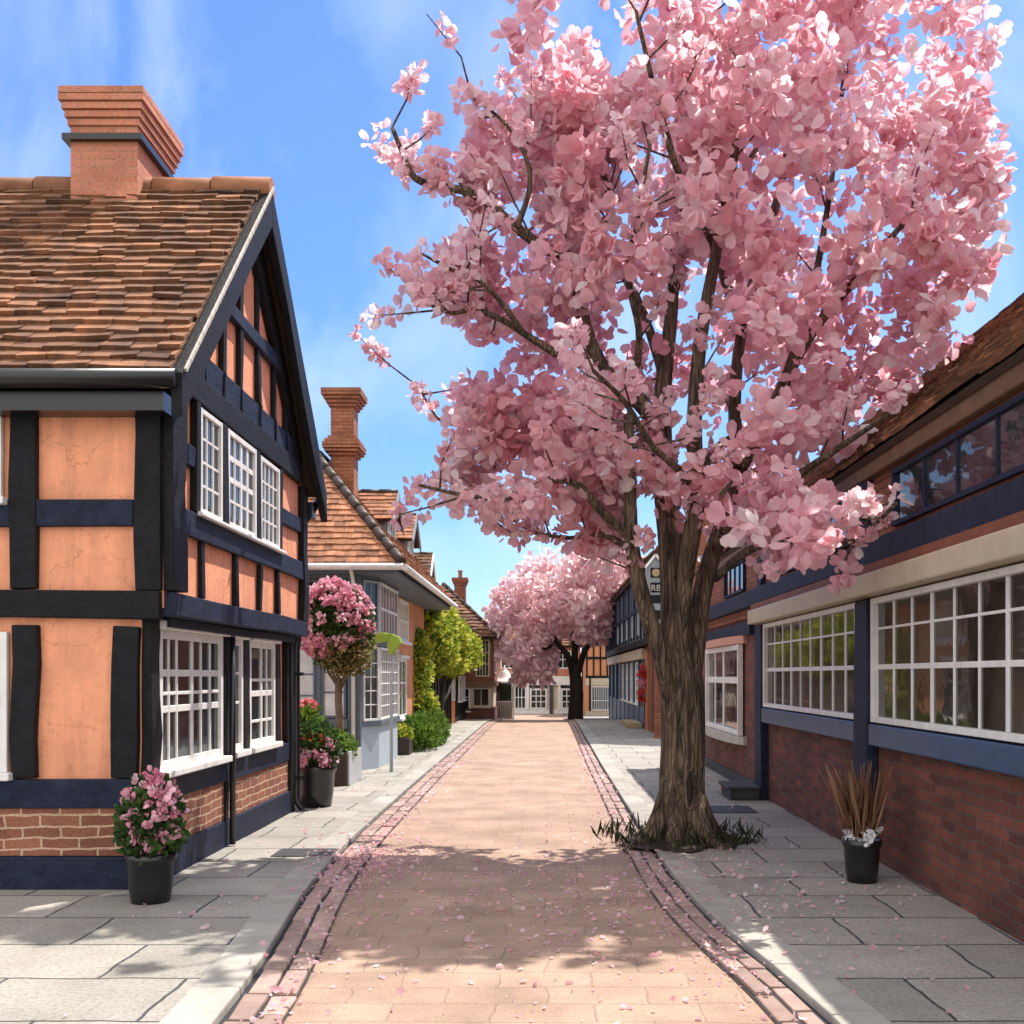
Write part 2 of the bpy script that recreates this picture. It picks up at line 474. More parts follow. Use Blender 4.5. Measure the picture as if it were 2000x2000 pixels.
def leaf_mesh(name, mat, P, D, S, tone, parent=None, cup=0.25, wid=0.75, round_=False, base=(0, 0, 0)):
    """many small leaf or petal faces; P points, D growth directions, S lengths"""
    P = np.asarray(P, float); D = np.asarray(D, float); S = np.asarray(S, float)
    n = len(P)
    D /= np.linalg.norm(D, axis=1)[:, None] + 1e-9
    A = rng.normal(size=(n, 3))
    U = np.cross(D, A); U /= np.linalg.norm(U, axis=1)[:, None] + 1e-9
    N = np.cross(U, D)
    if round_:
        shp = [(0, 0, 0), (-0.30, 0.22, 0.06), (-0.5, 0.55, 0.16), (-0.40, 0.86, 0.06), (-0.17, 1.0, -0.05), (0.0, 0.90, 0.0), (0.17, 1.0, -0.05), (0.40, 0.86, 0.06), (0.5, 0.55, 0.16), (0.30, 0.22, 0.06), (0, 0.55, -1.0)]
    else:
        shp = [(0, 0, 0), (-0.5, 0.5, 0.12), (-0.3, 0.95, 0.02), (0.0, 1.0, -0.05), (0.3, 0.95, 0.02), (0.5, 0.5, 0.12), (0, 0.55, -1.0)]
    K = len(shp)
    V = np.zeros((n, K, 3))
    wj = wid * rng.uniform(0.75, 1.2, n)
    cj = cup * rng.uniform(0.4, 1.4, n)
    for k, (a, b, c) in enumerate(shp):
        V[:, k] = P + U * (a * S * wj)[:, None] + D * (b * S)[:, None] + N * ((c if c <= 0 else c) * S * cj)[:, None]
    if parent is not None:
        base = parent['_b']
    V -= np.array(base)
    F = np.array([(q, (q + 1) % (K - 1), K - 1) for q in range(K - 1)])
    F = (F[None] + (np.arange(n) * K)[:, None, None]).reshape(-1, 3)
    me = bpy.data.meshes.new(name)
    me.vertices.add(n * K); me.vertices.foreach_set('co', V.reshape(-1))
    me.loops.add(len(F) * 3); me.loops.foreach_set('vertex_index', F.reshape(-1).astype(np.int32))
    me.polygons.add(len(F)); me.polygons.foreach_set('loop_start', np.arange(0, len(F) * 3, 3, dtype=np.int32))
    me.polygons.foreach_set('use_smooth', np.ones(len(F), dtype=bool))
    me.materials.append(MATS[mat])
    me.update(calc_edges=True)
    at = me.attributes.new('tone', 'FLOAT', 'POINT')
    at.data.foreach_set('value', np.repeat(np.asarray(tone, float), K))
    o = bpy.data.objects.new(name, me)
    COL.objects.link(o)
    if parent is not None:
        o.parent = parent; o['_b'] = tuple(parent['_b'])
    else:
        o.location = base
    return o


def rdirs(n):
    d = rng.normal(size=(n, 3))
    return d / np.linalg.norm(d, axis=1)[:, None]


def pompoms(C, k, r, ln, tone, jit=0.2, up=0.0):
    """k petals round each centre"""
    C = np.asarray(C, float); n = len(C)
    D = rdirs(n * k) + np.array([0, 0, up])
    P = np.repeat(C, k, 0) + D * (np.repeat(np.broadcast_to(r, n), k) * rng.uniform(0.3, 1.0, n * k))[:, None]
    S = np.repeat(np.broadcast_to(ln, n), k) * rng.uniform(0.7, 1.3, n * k)
    T = np.clip(np.repeat(np.asarray(tone), k) + rng.normal(0, jit * 0.5, n * k), 0, 1)
    D2 = D + rdirs(n * k) * 0.7
    return P, D2, S, T


# ------------------------------------------------------------------ setting
KL = [(-6, -1.30), (5, -1.45), (7.26, -1.56), (9.4, -1.82), (12.7, -1.97), (20.5, -2.05), (52, -2.2), (90, -2.3)]
KR = [(-6, 1.5), (6, 1.36), (7.26, 1.2), (8.6, 1.0), (11, 0.92), (14, 0.91), (23, 0.91), (44, 1.0), (90, 1.2)]


def lerp(tab, y):
    for (y0, a), (y1, b) in zip(tab, tab[1:]):
        if y <= y1:
            t = (y - y0) / (y1 - y0); return a + (b - a) * t
    return tab[-1][1]


def kl(y): return sum(lerp(KL, y + d) for d in (-1, -0.5, 0, 0.5, 1)) / 5
def kr(y): return sum(lerp(KR, y + d) for d in (-1, -0.5, 0, 0.5, 1)) / 5


YS = [-5 + 0.5 * i for i in range(0, 190)]


def ribbon(name, fl, fr_, z, mat, ys=YS, side=None):
    mb = MB()
    for y0, y1 in zip(ys, ys[1:]):
        mb.face([Vector((fl(y0), y0, gz(y0) + z)), Vector((fr_(y0), y0, gz(y0) + z)), Vector((fr_(y1), y1, gz(y1) + z)), Vector((fl(y1), y1, gz(y1) + z))])
    if side:
        f = side
        for y0, y1 in zip(ys, ys[1:]):
            mb.face([Vector((f(y0), y0, gz(y0) - 0.02)), Vector((f(y1), y1, gz(y1) - 0.02)), Vector((f(y1), y1, gz(y1) + z)), Vector((f(y0), y0, gz(y0) + z))])
    return struct(mb.build(name, mat))


mb = MB()
gy = [-300, -60, -5] + [2 * i for i in range(0, 45)] + [120, 300, 900]
for y0, y1 in zip(gy, gy[1:]):
    mb.face([Vector((-700, y0, gz(y0) - 0.06)), Vector((700, y0, gz(y0) - 0.06)), Vector((700, y1, gz(y1) - 0.06)), Vector((-700, y1, gz(y1) - 0.06))])
struct(mb.build('ground', 'field_ground'))
ribbon('road', lambda y: kl(y) - 0.02, lambda y: kr(y) + 0.02, 0.0, 'road_paving')
PZ = 0.06
KW = 0.30
ribbon('pavement_near_houses', lambda y: -14.0, lambda y: kl(y) - 0.36 - KW, PZ, 'flagstone')
ribbon('pavement_under_tree', lambda y: kr(y) + 0.30 + KW, lambda y: 14.0, PZ, 'flagstone')
ribbon('gutter_bed_near_houses', lambda y: kl(y) - 0.40, lambda y: kl(y) + 0.0, 0.012, 'sett_joint')
ribbon('gutter_bed_under_tree', lambda y: kr(y) - 0.0, lambda y: kr(y) + 0.34, 0.012, 'sett_joint')


def setts(name, f, w, rows, ln):
    mb = MB()
    sgn = 1 if w > 0 else -1
    for r in range(rows):
        y = -4 + random.random() * 0.2
        while y < 72:
            l = ln * random.uniform(0.8, 1.25) * (1.0 if r else 1.15)
            g = 0.02
            w0 = r / rows * w + sgn * 0.012; w1 = (r + 1) / rows * w - sgn * 0.012
            x0, x1 = f(y), f(y + l)
            z = 0.035 + random.uniform(-0.006, 0.008)
            j = [random.uniform(-0.01, 0.01) for _ in range(8)]
            a = gz(y) - 0.02; b = gz(y + l) - 0.02
            mb.hexa([(x0 + w0 + j[0], y + g + j[1], a), (x0 + w1 + j[2], y + g + j[3], a), (x1 + w1 + j[4], y + l + j[5], b), (x1 + w0 + j[6], y + l + j[7], b),
                     (x0 + w0 + j[0], y + g + j[1], a + z + 0.02), (x0 + w1 + j[2], y + g + j[3], a + z + 0.02), (x1 + w1 + j[4], y + l + j[5], b + z + 0.02), (x1 + w0 + j[6], y + l + j[7], b + z + 0.02)])
            y += l + 0.015
    return struct(mb.build(name, 'sett_stone', bevel=0.012))


setts('gutter_setts_near_houses', lambda y: kl(y) - 0.34, 0.34, 2, 0.42)
setts('gutter_setts_under_tree', lambda y: kr(y), 0.28, 2, 0.42)


def kerb(name, f, w):
    mb = MB()
    y = -4.0
    while y < 74:
        l = random.uniform(0.8, 1.1)
        x0, x1 = f(y), f(y + l)
        a, b = gz(y), gz(y + l)
        h = PZ + 0.006 + random.uniform(0, 0.006)
        mb.hexa([(x0, y + 0.012, a - 0.05), (x0 + w, y + 0.012, a - 0.05), (x1 + w, y + l, b - 0.05), (x1, y + l, b - 0.05),
                 (x0, y + 0.012, a + h), (x0 + w, y + 0.012, a + h), (x1 + w, y + l, b + h), (x1, y + l, b + h)])
        y += l
    return struct(mb.build(name, 'kerb_stone', bevel=0.014))


kerb('kerb_near_houses', lambda y: kl(y) - 0.36 - KW - 0.006, KW)
kerb('kerb_under_tree', lambda y: kr(y) + 0.306, KW)


# ------------------------------------------------------------------ building pieces
def window(thing_, fr, a0, a1, z0, z1, cols, rows, d=0.05, fw=0.06, bw=0.028, frame='white_paint', glass='dark_glass', sill=None, thick=0.05, hood=None, name='window', major=None):
    mb = MB()
    mb.fbox(fr, a0, a0 + fw, z0, z1, d, d + thick); mb.fbox(fr, a1 - fw, a1, z0, z1, d, d + thick)
    mb.fbox(fr, a0 + fw, a1 - fw, z0, z0 + fw, d, d + thick - 0.003); mb.fbox(fr, a0 + fw, a1 - fw, z1 - fw, z1, d, d + thick - 0.003)
    A0, A1, Z0, Z1 = a0 + fw, a1 - fw, z0 + fw, z1 - fw
    if isinstance(cols, int): cols = [i / cols for i in range(1, cols)]
    if isinstance(rows, int): rows = [i / rows for i in range(1, rows)]
    major = major or []
    for c in cols:
        w = bw * (2.0 if c in major else 1)
        x = A0 + (A1 - A0) * c
        mb.fbox(fr, x - w / 2, x + w / 2, Z0, Z1, d + 0.004, d + 0.030)
    for r in rows:
        w = bw * (2.0 if r in major else 1)
        z = Z0 + (Z1 - Z0) * r
        mb.fbox(fr, A0, A1, z - w / 2, z + w / 2, d + 0.006, d + 0.027)
    wo = mb.build(name, frame, thing_, bevel=0.006)
    pb = MB(); pb.fbox(fr, a0 + 0.01, a1 - 0.01, z0 + 0.01, z1 - 0.01, d - 0.02, d + 0.012)
    pb.build('pane', glass, wo)
    if sill:
        sb = MB(); sb.fbox(fr, a0 - 0.06, a1 + 0.06, z0 - 0.07, z0, d - 0.03, d + 0.14)
        sb.build('sill', sill, wo, bevel=0.012)
    if hood:
        hb = MB(); hb.fbox(fr, a0 - 0.06, a1 + 0.06, z1, z1 + 0.08, d - 0.03, d + 0.12)
        hb.build('hood', hood, wo, bevel=0.01)
    return wo


def tile_slope(mb, O, u, v, poly, cw, ch, th=0.03, jit=0.012):
    O = Vector(O); u = Vector(u).normalized(); v = Vector(v).normalized()
    n = u.cross(v)
    if n.z < 0: n = -n
    vmax = max(p[1] for p in poly)
    k = 0
    while k * ch < vmax - ch * 0.3:
        vm = k * ch + ch * 0.5
        xs = []
        for (ua, va), (ub, vb) in zip(poly, poly[1:] + poly[:1]):
            if (va - vm) * (vb - vm) < 0:
                xs.append(ua + (ub - ua) * (vm - va) / (vb - va))
        if len(xs) >= 2:
            lo, hi = min(xs), max(xs)
            x = lo - cw * random.random()
            while x < hi:
                w = cw * random.uniform(0.85, 1.15)
                a, b = max(x, lo), min(x + w - 0.006, hi)
                if b - a > 0.03:
                    v0 = k * ch + random.uniform(-jit, jit); v1 = v0 + ch * 1.2
                    sk = random.uniform(-jit, jit) * 0.8
                    l0 = th + random.uniform(0, th * 0.7); l1 = 0.004
                    q = [(a, v0 + sk), (b, v0 - sk), (b, v1), (a, v1)]
                    mb.hexa([O + u * p[0] + v * p[1] + n * (l if 0 else (l0 - th * 0.9 if i < 2 else l1 - 0.004)) for i, p in enumerate(q) for l in (0,)] +
                            [O + u * p[0] + v * p[1] + n * (l0 + 0.012 if i < 2 else l1 + 0.014) for i, p in enumerate(q)])
                x += w
        k += 1


def slab(mb, pts, t):
    """roof deck: polygon and thickness downwards along its normal"""
    pts = [Vector(p) for p in pts]
    n = (pts[1] - pts[0]).cross(pts[2] - pts[0]).normalized()
    if n.z < 0: n = -n
    mb.prism([p - n * 0.015 for p in pts], -n * t)


def ridge_tiles(mb, A, B, r=0.11, ln=0.42, drop=0.04):
    A, B = Vector(A), Vector(B)
    d = B - A; L = d.length; d.normalize()
    n = max(1, int(L / ln)); l = L / n
    for i in range(n):
        p = A + d * (i * l); q = A + d * ((i + 1) * l - 0.015)
        dz = Vector((0, 0, -drop + random.uniform(-0.008, 0.008)))
        mb.tube([p + dz, q + dz], [r, r * 0.93], 10)


def chimney(parent, x0, x1, y0, y1, z0, z1, mat='chimney_brick', pots=0, capmat='chimney_brick', bands=None, cap_out=0.13):
    mb = MB()
    mb.box(x0, x1, y0, y1, z0, z1 - 0.42)
    for k in range(5):
        o = cap_out * (0.25 + 0.75 * min(1, k / 3.0))
        za = z1 - 0.42 + k * 0.084
        mb.box(x0 - o, x1 + o, y0 - o, y1 + o, za, za + 0.076)
        mb.box(x0 - o + 0.03, x1 + o - 0.03, y0 - o + 0.03, y1 + o - 0.03, za + 0.076, za + 0.084)
    for (bz, bh, bo) in (bands or []):
        m = int(bh / 0.08)
        for k in range(m):
            t = (k + 0.5) / m
            o = bo * math.sin(math.pi * t) + 0.02
            mb.box(x0 - o, x1 + o, y0 - o, y1 + o, bz + k * 0.08, bz + k * 0.08 + 0.068)
    c = mb.build('chimney', mat, parent, bevel=0.006)
    for i in range(pots):
        pb = MB()
        cx = (x0 + x1) / 2 + (i - (pots - 1) / 2) * 0.35
        pb.lathe((cx, (y0 + y1) / 2, z1), [(0.13, 0), (0.11, 0.1), (0.11, 0.32), (0.14, 0.36), (0.14, 0.42), (0.09, 0.42)], 14)
        pb.build('chimney_pot', 'terracotta_cap', c)
    return c


# ------------------------------------------------------------------ 1 timber-framed house, near left
H = thing('timber_house', 'peach timber-framed house with black beams, tall gable and white windows beside pink flower pot', 'house', (-3.7, 12.45, 0))
Y0, Y1 = 9.7, 15.2
EZ, RZ, YR, YA, YB = 4.7, 7.72, 12.45, 9.4, 15.5
sl = (RZ - EZ) / (YR - YA)


def roofz(y): return EZ + (y - YA) * sl if y < YR else EZ + (YB - y) * sl


mb = MB()
mb.box(-9, -3.7, Y0, Y1, -0.1, 2.6)
mb.box(-9, -3.5, Y0, Y1, 2.62, 4.72)
mb.prism([(-3.5, Y0, 4.725), (-3.5, Y1, 4.725), (-3.5, Y1, roofz(Y1) - 0.2), (-3.5, YR, RZ - 0.2), (-3.5, Y0, roofz(Y0) - 0.2)], (-5.5, 0, 0))
mb.build('wall', 'peach_plaster', H)
FU = Fr((-3.5, 0, 0), (0, 1, 0), (1, 0, 0))
FG = Fr((-3.7, 0, 0), (0, 1, 0), (1, 0, 0))
FS = Fr((0, Y0, 0), (1, 0, 0), (0, -1, 0))
# navy rails
nb = MB()
nb.fbox(FU, Y0 + 0.37, Y1 - 0.25, 3.36, 3.60, 0, 0.07)
nb.fbox(FU, Y0 + 0.37, 10.45, 4.03, 4.24, 0, 0.06)
nb.fbox(FU, 13.85, Y1 - 0.25, 4.0, 4.2, 0, 0.06)
nb.fbox(FU, Y0 + 0.0, Y1, 2.56, 2.77, -0.1, 0.09)
nb.fbeam(FU, Y0 + 0.35, 5.12, Y1 - 0.35, 5.12, 0.26, 0, 0.055)
nb.fbeam(FU, 10.9, 6.02, 14.05, 5.98, 0.17, 0, 0.085)
for y in (10.75, 11.35, 12.0, 12.75, 13.5, 14.1):
    nb.fbox(FU, y - 0.03, y + 0.03, 4.99, 5.25, 0.055, 0.075)
nb.fbox(FG, Y0, Y1 - 0.2, 0.80, 1.06, 0, 0.075)
nb.fbox(FG, Y0, Y1 - 0.2, -0.1, 0.36, 0, 0.085)
nb.fbox(FG, Y0 + 0.25, Y1 - 0.2, 2.46, 2.55, 0, 0.16)
nb.build('rail', 'navy_timber', H, bevel=0.012, wob=0.028)
# black posts and beams
bb = MB()
bb.fbox(FU, Y0 - 0.02, Y0 + 0.36, 2.78, 4.68, 0, 0.10)
bb.fbox(FU, Y1 - 0.24, Y1 + 0.02, 2.78, 4.68, 0, 0.09)
bb.fbox(FU, Y0 + 0.37, Y1 - 0.25, 4.70, 4.98, 0, 0.085)
for y in (10.70, 11.86, 12.84, 13.70):
    bb.fbox(FU, y - 0.055, y + 0.055, 2.78, 3.355, 0, 0.055)
for y, w in ((10.47, 0.13), (11.36, 0.17), (12.68, 0.17), (13.76, 0.14)):
    bb.fbox(FU, y - w / 2, y + w / 2, 3.605, 4.695, 0, 0.075)
for y in (10.75, 11.35, 12.0, 12.75, 13.5, 14.1):
    bb.fbox(FU, y - 0.055, y + 0.055, 5.25, roofz(y) - 0.28, 0, 0.06)
bb.fbox(FG, Y1 - 0.2, Y1 + 0.01, -0.1, 2.55, 0, 0.10)
bb.fbox(FG, Y0 - 0.01, Y0 + 0.24, 1.06, 2.55, 0, 0.09)
for y, w in ((12.08, 0.26), (12.86, 0.24), (14.38, 0.26), (14.9, 0.10)):
    bb.fbox(FG, y - w / 2, y + w / 2, 1.062, 2.458, 0, 0.08)
bb.fbox(FG, 12.02, 12.14, 0.362, 0.798, 0, 0.08)
# side wall facing the viewer
for x in (-3.62, -4.75, -5.9, -7.2, -8.6):
    bb.fbox(FS, x - 0.12, x + 0.12, 2.78, 4.68, 0, 0.08)
    bb.fbox(FS, min(x, -3.83) - 0.12, min(x, -3.83) + 0.12, 1.062, 2.45, 0, 0.08)
bb.fbox(FS, -9, -3.51, 2.52, 2.775, 0.0, 0.10)
bb.fbox(FS, -9, -3.51, 4.40, 4.66, 0.082, 0.12)
bb.build('post', 'black_timber', H, bevel=0.012, wob=0.028)
nb = MB()
nb.fbox(FS, -9, -3.75, 3.36, 3.60, 0.0, 0.07)
nb.fbox(FS, -9, -3.71, 0.80, 1.06, 0.0, 0.075)
nb.fbox(FS, -9, -3.71, -0.1, 0.36, 0.0, 0.09)
nb.build('side_rail', 'navy_timber', H, bevel=0.012, wob=0.028)
kb = MB()
kb.fbox(FG, Y0, 12.02, 0.362, 0.798, 0, 0.05)
kb.fbox(FG, 12.14, Y1 - 0.2, 0.362, 0.798, 0, 0.05)
kb.fbox(FS, -9, -3.71, 0.362, 0.798, 0, 0.05)
kb.build('brick_plinth', 'house_brick', H)
# windows
window(H, FU, 10.55, 11.26, 3.62, 4.68, 3, [0.25, 0.5, 0.75], 0.02, 0.055, 0.03)
window(H, FU, 11.46, 12.58, 3.62, 4.68, 4, [0.25, 0.5, 0.75], 0.02, 0.06, 0.032, major=[0.5, 0.75])
window(H, FU, 12.78, 13.68, 3.62, 4.66, 4, [0.25, 0.5, 0.75], 0.02, 0.055, 0.03)
sb = MB(); sb.fbox(FU, 10.42, 13.82, 3.575, 3.615, 0.072, 0.13); sb.build('long_sill', 'white_paint', H, bevel=0.01)
window(H, FG, 9.97, 11.93, 1.10, 2.44, [0.125, 0.25, 0.5, 0.66, 0.83], [0.42, 0.55, 0.72], 0.02, 0.085, 0.034, sill='white_paint', major=[0.5, 0.42, 0.72], hood='white_paint')
window(H, FG, 12.24, 12.72, 1.12, 2.43, [], [0.42, 0.72], 0.02, 0.075, 0.034, sill='white_paint', hood='white_paint')
window(H, FG, 13.0, 14.23, 1.12, 2.43, [0.5, 0.75], [0.2, 0.5, 0.65], 0.02, 0.08, 0.036, sill='white_paint', major=[0.5], hood='white_paint')
window(H, FS, -5.7, -4.95, 3.62, 4.36, 3, [0.33, 0.66], 0.02, 0.055, 0.03, sill='white_paint')
window(H, FS, -5.75, -4.9, 1.12, 2.40, [0.5], [0.35, 0.7], 0.02, 0.07, 0.034, sill='white_paint', major=[0.5])
# roof
tb = MB()
vdir = Vector((0, YR - YA, RZ - EZ))
tile_slope(tb, (-9.4, YA, EZ), (1, 0, 0), vdir, [(0, 0), (6.08, 0), (6.08, vdir.length), (0, vdir.length)], 0.27, 0.17, 0.04, 0.022)
vdir2 = Vector((0, YR - YB, RZ - EZ))
tile_slope(tb, (-9.4, YB, EZ), (1, 0, 0), vdir2, [(0, 0), (6.08, 0), (6.08, vdir2.length), (0, vdir2.length)], 0.4, 0.25, 0.04)
rf = tb.build('roof', 'brown_tile', H)
db = MB()
slab(db, [(-9.4, YA, EZ), (-3.32, YA, EZ), (-3.32, YR, RZ), (-9.4, YR, RZ)], 0.14)
slab(db, [(-9.4, YR, RZ), (-3.32, YR, RZ), (-3.32, YB, EZ), (-9.4, YB, EZ)], 0.14)
db.build('roof_deck', 'roof_underlay', rf)
rb = MB(); ridge_tiles(rb, (-9.4, YR, RZ + 0.02), (-3.2, YR, RZ + 0.02), 0.15, 0.62); rb.build('ridge_tile', 'terracotta_cap', rf)
FB = Fr((-3.31, 0, 0), (0, 1, 0), (1, 0, 0))
b2 = MB()
b2.fquad(FB, [(YA - 0.05, EZ - 0.42), (YA - 0.05, EZ - 0.02), (YR, RZ - 0.01), (YR, RZ - 0.46)], 0, 0.10)
b2.fquad(FB, [(YR + 0.001, RZ - 0.46), (YR + 0.001, RZ - 0.01), (YB + 0.05, EZ - 0.02), (YB + 0.05, EZ - 0.46)], 0.0, 0.10)
b2.fquad(FU, [(Y0 + 0.05, 4.99), (YR, roofz(YR) - 0.3), (YR, roofz(YR) - 0.75), (Y0 + 0.5, 4.99)], 0.0, 0.095)
b2.fquad(FU, [(YR + 0.001, roofz(YR) - 0.75), (YR + 0.001, roofz(YR) - 0.3), (Y1 - 0.05, 4.99), (Y1 - 0.5, 4.99)], 0.0, 0.095)
b2.build('bargeboard', 'black_timber', H, bevel=0.012, wob=0.028)
vb = MB()
for i in range(26):
    t = (i + 0.5) / 26
    y = YA + (YR - YA) * t; z = EZ + (RZ - EZ) * t
    vb.fbeam(FB, y - 0.05, z - 0.045, y + 0.055, z + 0.065, 0.035, 0.102, 0.125)
vb.build('verge_mortar', 'stone', H)
g = MB()
g.tube([(-9.4, YA - 0.07, EZ - 0.08), (-3.25, YA - 0.07, EZ - 0.08)], [0.085, 0.085], 12)
g.box(-9.3, -3.4, YA + 0.02, YA + 0.28, EZ - 0.34, EZ - 0.17)
g.build('gutter', 'black_iron', H)
dp = MB()
dp.tube([(-3.36, 15.55, 4.55), (-3.4, 15.42, 4.4), (-3.5, 15.3, 4.2), (-3.54, 15.28, 2.8), (-3.60, 15.28, 2.4), (-3.60, 15.28, 0.2), (-3.5, 15.28, 0.07)], [0.055] * 7, 10)
for z in (0.5, 2.0, 3.6):
    dp.box(-3.68, -3.5, 15.21, 15.35, z, z + 0.05)
dp.box(-3.62, -3.36, 15.24, 15.5, 4.28, 4.5)
dp.build('downpipe', 'black_iron', H, bevel=0.006)
dp = MB(); dp.tube([(-3.57, 12.08, 2.44), (-3.57, 12.08, 0.08)], [0.035, 0.035], 8); dp.build('downpipe', 'black_iron', H)
chimney(rf, -5.45, -4.68, 12.15, 13.3, 6.6, 8.72, 'salmon_brick', 0, cap_out=0.10)
cb = MB(); cb.box(-5.52, -4.61, 12.08, 13.37, 8.12, 8.19); cb.build('lead_band', 'black_iron', rf)

# ------------------------------------------------------------------ 2 slate-grey bay house
S = thing('bay_house', 'slate grey bay-fronted house with amber tiled hipped roof and tall corbelled chimney', 'house', (-4.5, 25, 0))
mb = MB(); mb.box(-8, -3.78, 21.6, 27.0, -0.1, 4.2); mb.build('wall', 'slate_paint', S)
mb = MB(); mb.box(-8, -3.80, 27.002, 33, -0.1, 4.2); mb.build('plaster_wall', 'orange_plaster', S)
F2 = Fr((0, 21.6, 0), (1, 0, 0), (0, -1, 0))
F2S = Fr((-3.78, 0, 0), (0, 1, 0), (1, 0, 0))
t2 = MB()
t2.fbox(F2, -4.02, -3.76, -0.1, 4.2, 0, 0.09)
t2.fbox(F2, -8, -4.02, 2.62, 2.98, 0, 0.07)
t2.fbox(F2, -8, -4.02, 3.98, 4.2, 0, 0.06)
t2.fbox(F2, -8, -4.02, 0.92, 1.12, 0, 0.13)
for x in (-4.62, -5.45): t2.fbox(F2, x - 0.05, x + 0.05, 1.12, 2.62, 0, 0.07)
t2.build('corner_post', 'slate_paint', S, bevel=0.01)
mb = MB(); mb.fbox(F2, -8, -4.03, -0.1, 0.918, 0, 0.06); mb.build('stall_riser', 'dark_wood', S)
window(S, F2, -5.4, -4.68, 1.14, 2.6, 2, [0.3, 0.62], 0.02, 0.05, 0.03, frame='slate_blue_paint', glass='display_white', name='shop_window')
window(S, F2, -4.56, -4.06, 1.14, 2.6, [], [0.35], 0.02, 0.05, 0.03, frame='slate_blue_paint', glass='display_white', name='shop_window')
window(S, F2, -6.3, -5.5, 1.14, 2.6, 2, [0.35], 0.02, 0.05, 0.03, frame='slate_blue_paint', glass='display_white', name='shop_window')
window(S, F2, -5.6, -4.06, 3.0, 3.96, [0.16, 0.33, 0.5, 0.66, 0.83], [0.33, 0.66], 0.02, 0.05, 0.02, frame='slate_blue_paint')
# canted bay
bay = [(-3.78, 21.75), (-3.50, 22.25), (-3.50, 25.0), (-3.78, 25.45)]
bm_ = MB()
for z0, z1, mi, e in ((-0.1, 0.95, 1, 0.0), (0.95, 1.05, 0, 0.06), (2.62, 2.86, 0, 0.03), (4.0, 4.2, 0, 0.03)):
    bm_.cur = mi
    bm_.prism([(x + (e if x > -3.7 else 0), y + (-e if y < 23 else e) * 0.5, z0) for x, y in bay], (0, 0, z1 - z0))
bm_.cur = 0
bm_.prism([(x - 0.05, y, 1.05) for x, y in bay], (0, 0, 1.57))
bm_.prism([(x - 0.05, y, 2.86) for x, y in bay], (0, 0, 1.14))
bo = bm_.build('bay', ['slate_paint', 'pale_blue_paint'], S)
FC = Fr((-3.80, 21.78, 0), (0.28, 0.5, 0), (0.5, -0.28, 0))
FF = Fr((-3.52, 0, 0), (0, 1, 0), (1, 0, 0))
window(bo, FC, 0.03, 0.55, 1.06, 2.6, 2, [0.2, 0.4, 0.6, 0.8], 0.0, 0.05, 0.025, name='bay_window')
window(bo, FF, 22.3, 24.95, 1.06, 2.6, [0.1, 0.2, 0.3, 0.4, 0.5, 0.6, 0.7, 0.8, 0.9], [0.17, 0.33, 0.5, 0.67, 0.83], 0.0, 0.05, 0.028, name='bay_window')
window(bo, FC, 0.03, 0.55, 2.88, 3.98, 2, [0.5], 0.0, 0.05, 0.025, name='bay_window', frame='pale_blue_paint')
window(bo, FF, 22.3, 24.95, 2.88, 3.98, [0.17, 0.33, 0.5, 0.67, 0.83], [0.5], 0.0, 0.05, 0.03, name='bay_window', major=[0.5])
FO = Fr((-3.80, 0, 0), (0, 1, 0), (1, 0, 0))
window(S, FO, 27.2, 29.0, 2.9, 4.0, 4, [0.5], 0.0, 0.09, 0.05, sill='white_paint', glass='cream_paint')
window(S, FO, 26.9 + 0.2, 28.6, 0.9, 2.45, 2, [0.6], 0.0, 0.08, 0.05, sill='white_paint', hood='white_paint')
mb = MB(); mb.fbox(FO, 27.01, 33, -0.1, 0.62, 0, 0.05); mb.build('brick_plinth', 'red_brick', S)
# hipped roof
ea, rz, xr, yr = 4.25, 7.3, -5.45, 24.0
tb = MB()
v = Vector((0, yr - 21.2, rz - ea))
tile_slope(tb, (-8.0, 21.2, ea), (1, 0, 0), v, [(0, 0), (5.1, 0), (2.55, v.length)], 0.21, 0.185, 0.026, 0.012)
v = Vector((xr + 2.9, 0, rz - ea))
tile_slope(tb, (-2.9, 21.2, ea), (0, 1, 0), v, [(0, 0), (12.2, 0), (12.2, v.length), (2.8, v.length)], 0.24, 0.2, 0.026, 0.012)
rf2 = tb.build('roof', 'amber_tile', S)
db = MB()
slab(db, [(-8.0, 21.2, ea), (-2.9, 21.2, ea), (xr, yr, rz)], 0.12)
slab(db, [(-2.9, 21.2, ea), (-2.9, 33.4, ea), (xr, 33.4, rz), (xr, yr, rz)], 0.12)
slab(db, [(-8.0, 33.4, ea), (-8.0, 21.2, ea), (xr, yr, rz), (xr, 33.4, rz)], 0.12)
db.prism([(-7.9, 33.3, ea - 0.1), (-3.0, 33.3, ea - 0.1), (xr, 33.3, rz - 0.2)], (0, -0.2, 0))
db.build('roof_deck', 'roof_underlay', rf2)
sb = MB(); sb.box(-7.9, -3.0, 21.3, 33.3, 4.06, 4.13); sb.build('soffit', 'slate_paint', S)
rb = MB(); ridge_tiles(rb, (-2.88, 21.18, ea + 0.05), (xr, yr, rz + 0.03), 0.11, 0.4); ridge_tiles(rb, (xr, yr, rz + 0.03), (xr, 33.4, rz + 0.03), 0.12, 0.45)
rb.build('ridge_tile', 'dark_wood', rf2)
gb = MB(); gb.tube([(-8, 21.13, 4.18), (-2.85, 21.13, 4.18)], [0.07, 0.07], 10); gb.build('gutter', 'white_paint', S)
gb = MB(); gb.tube([(-2.83, 21.2, 4.18), (-2.83, 33.3, 4.18)], [0.07, 0.07], 10); gb.build('gutter', 'white_paint', S); gb = MB()
gb.tube([(-3.9, 21.2, 4.15), (-3.9, 21.45, 3.9), (-3.9, 21.46, 0.1)], [0.04] * 3, 8)
gb.build('downpipe', 'white_paint', S)


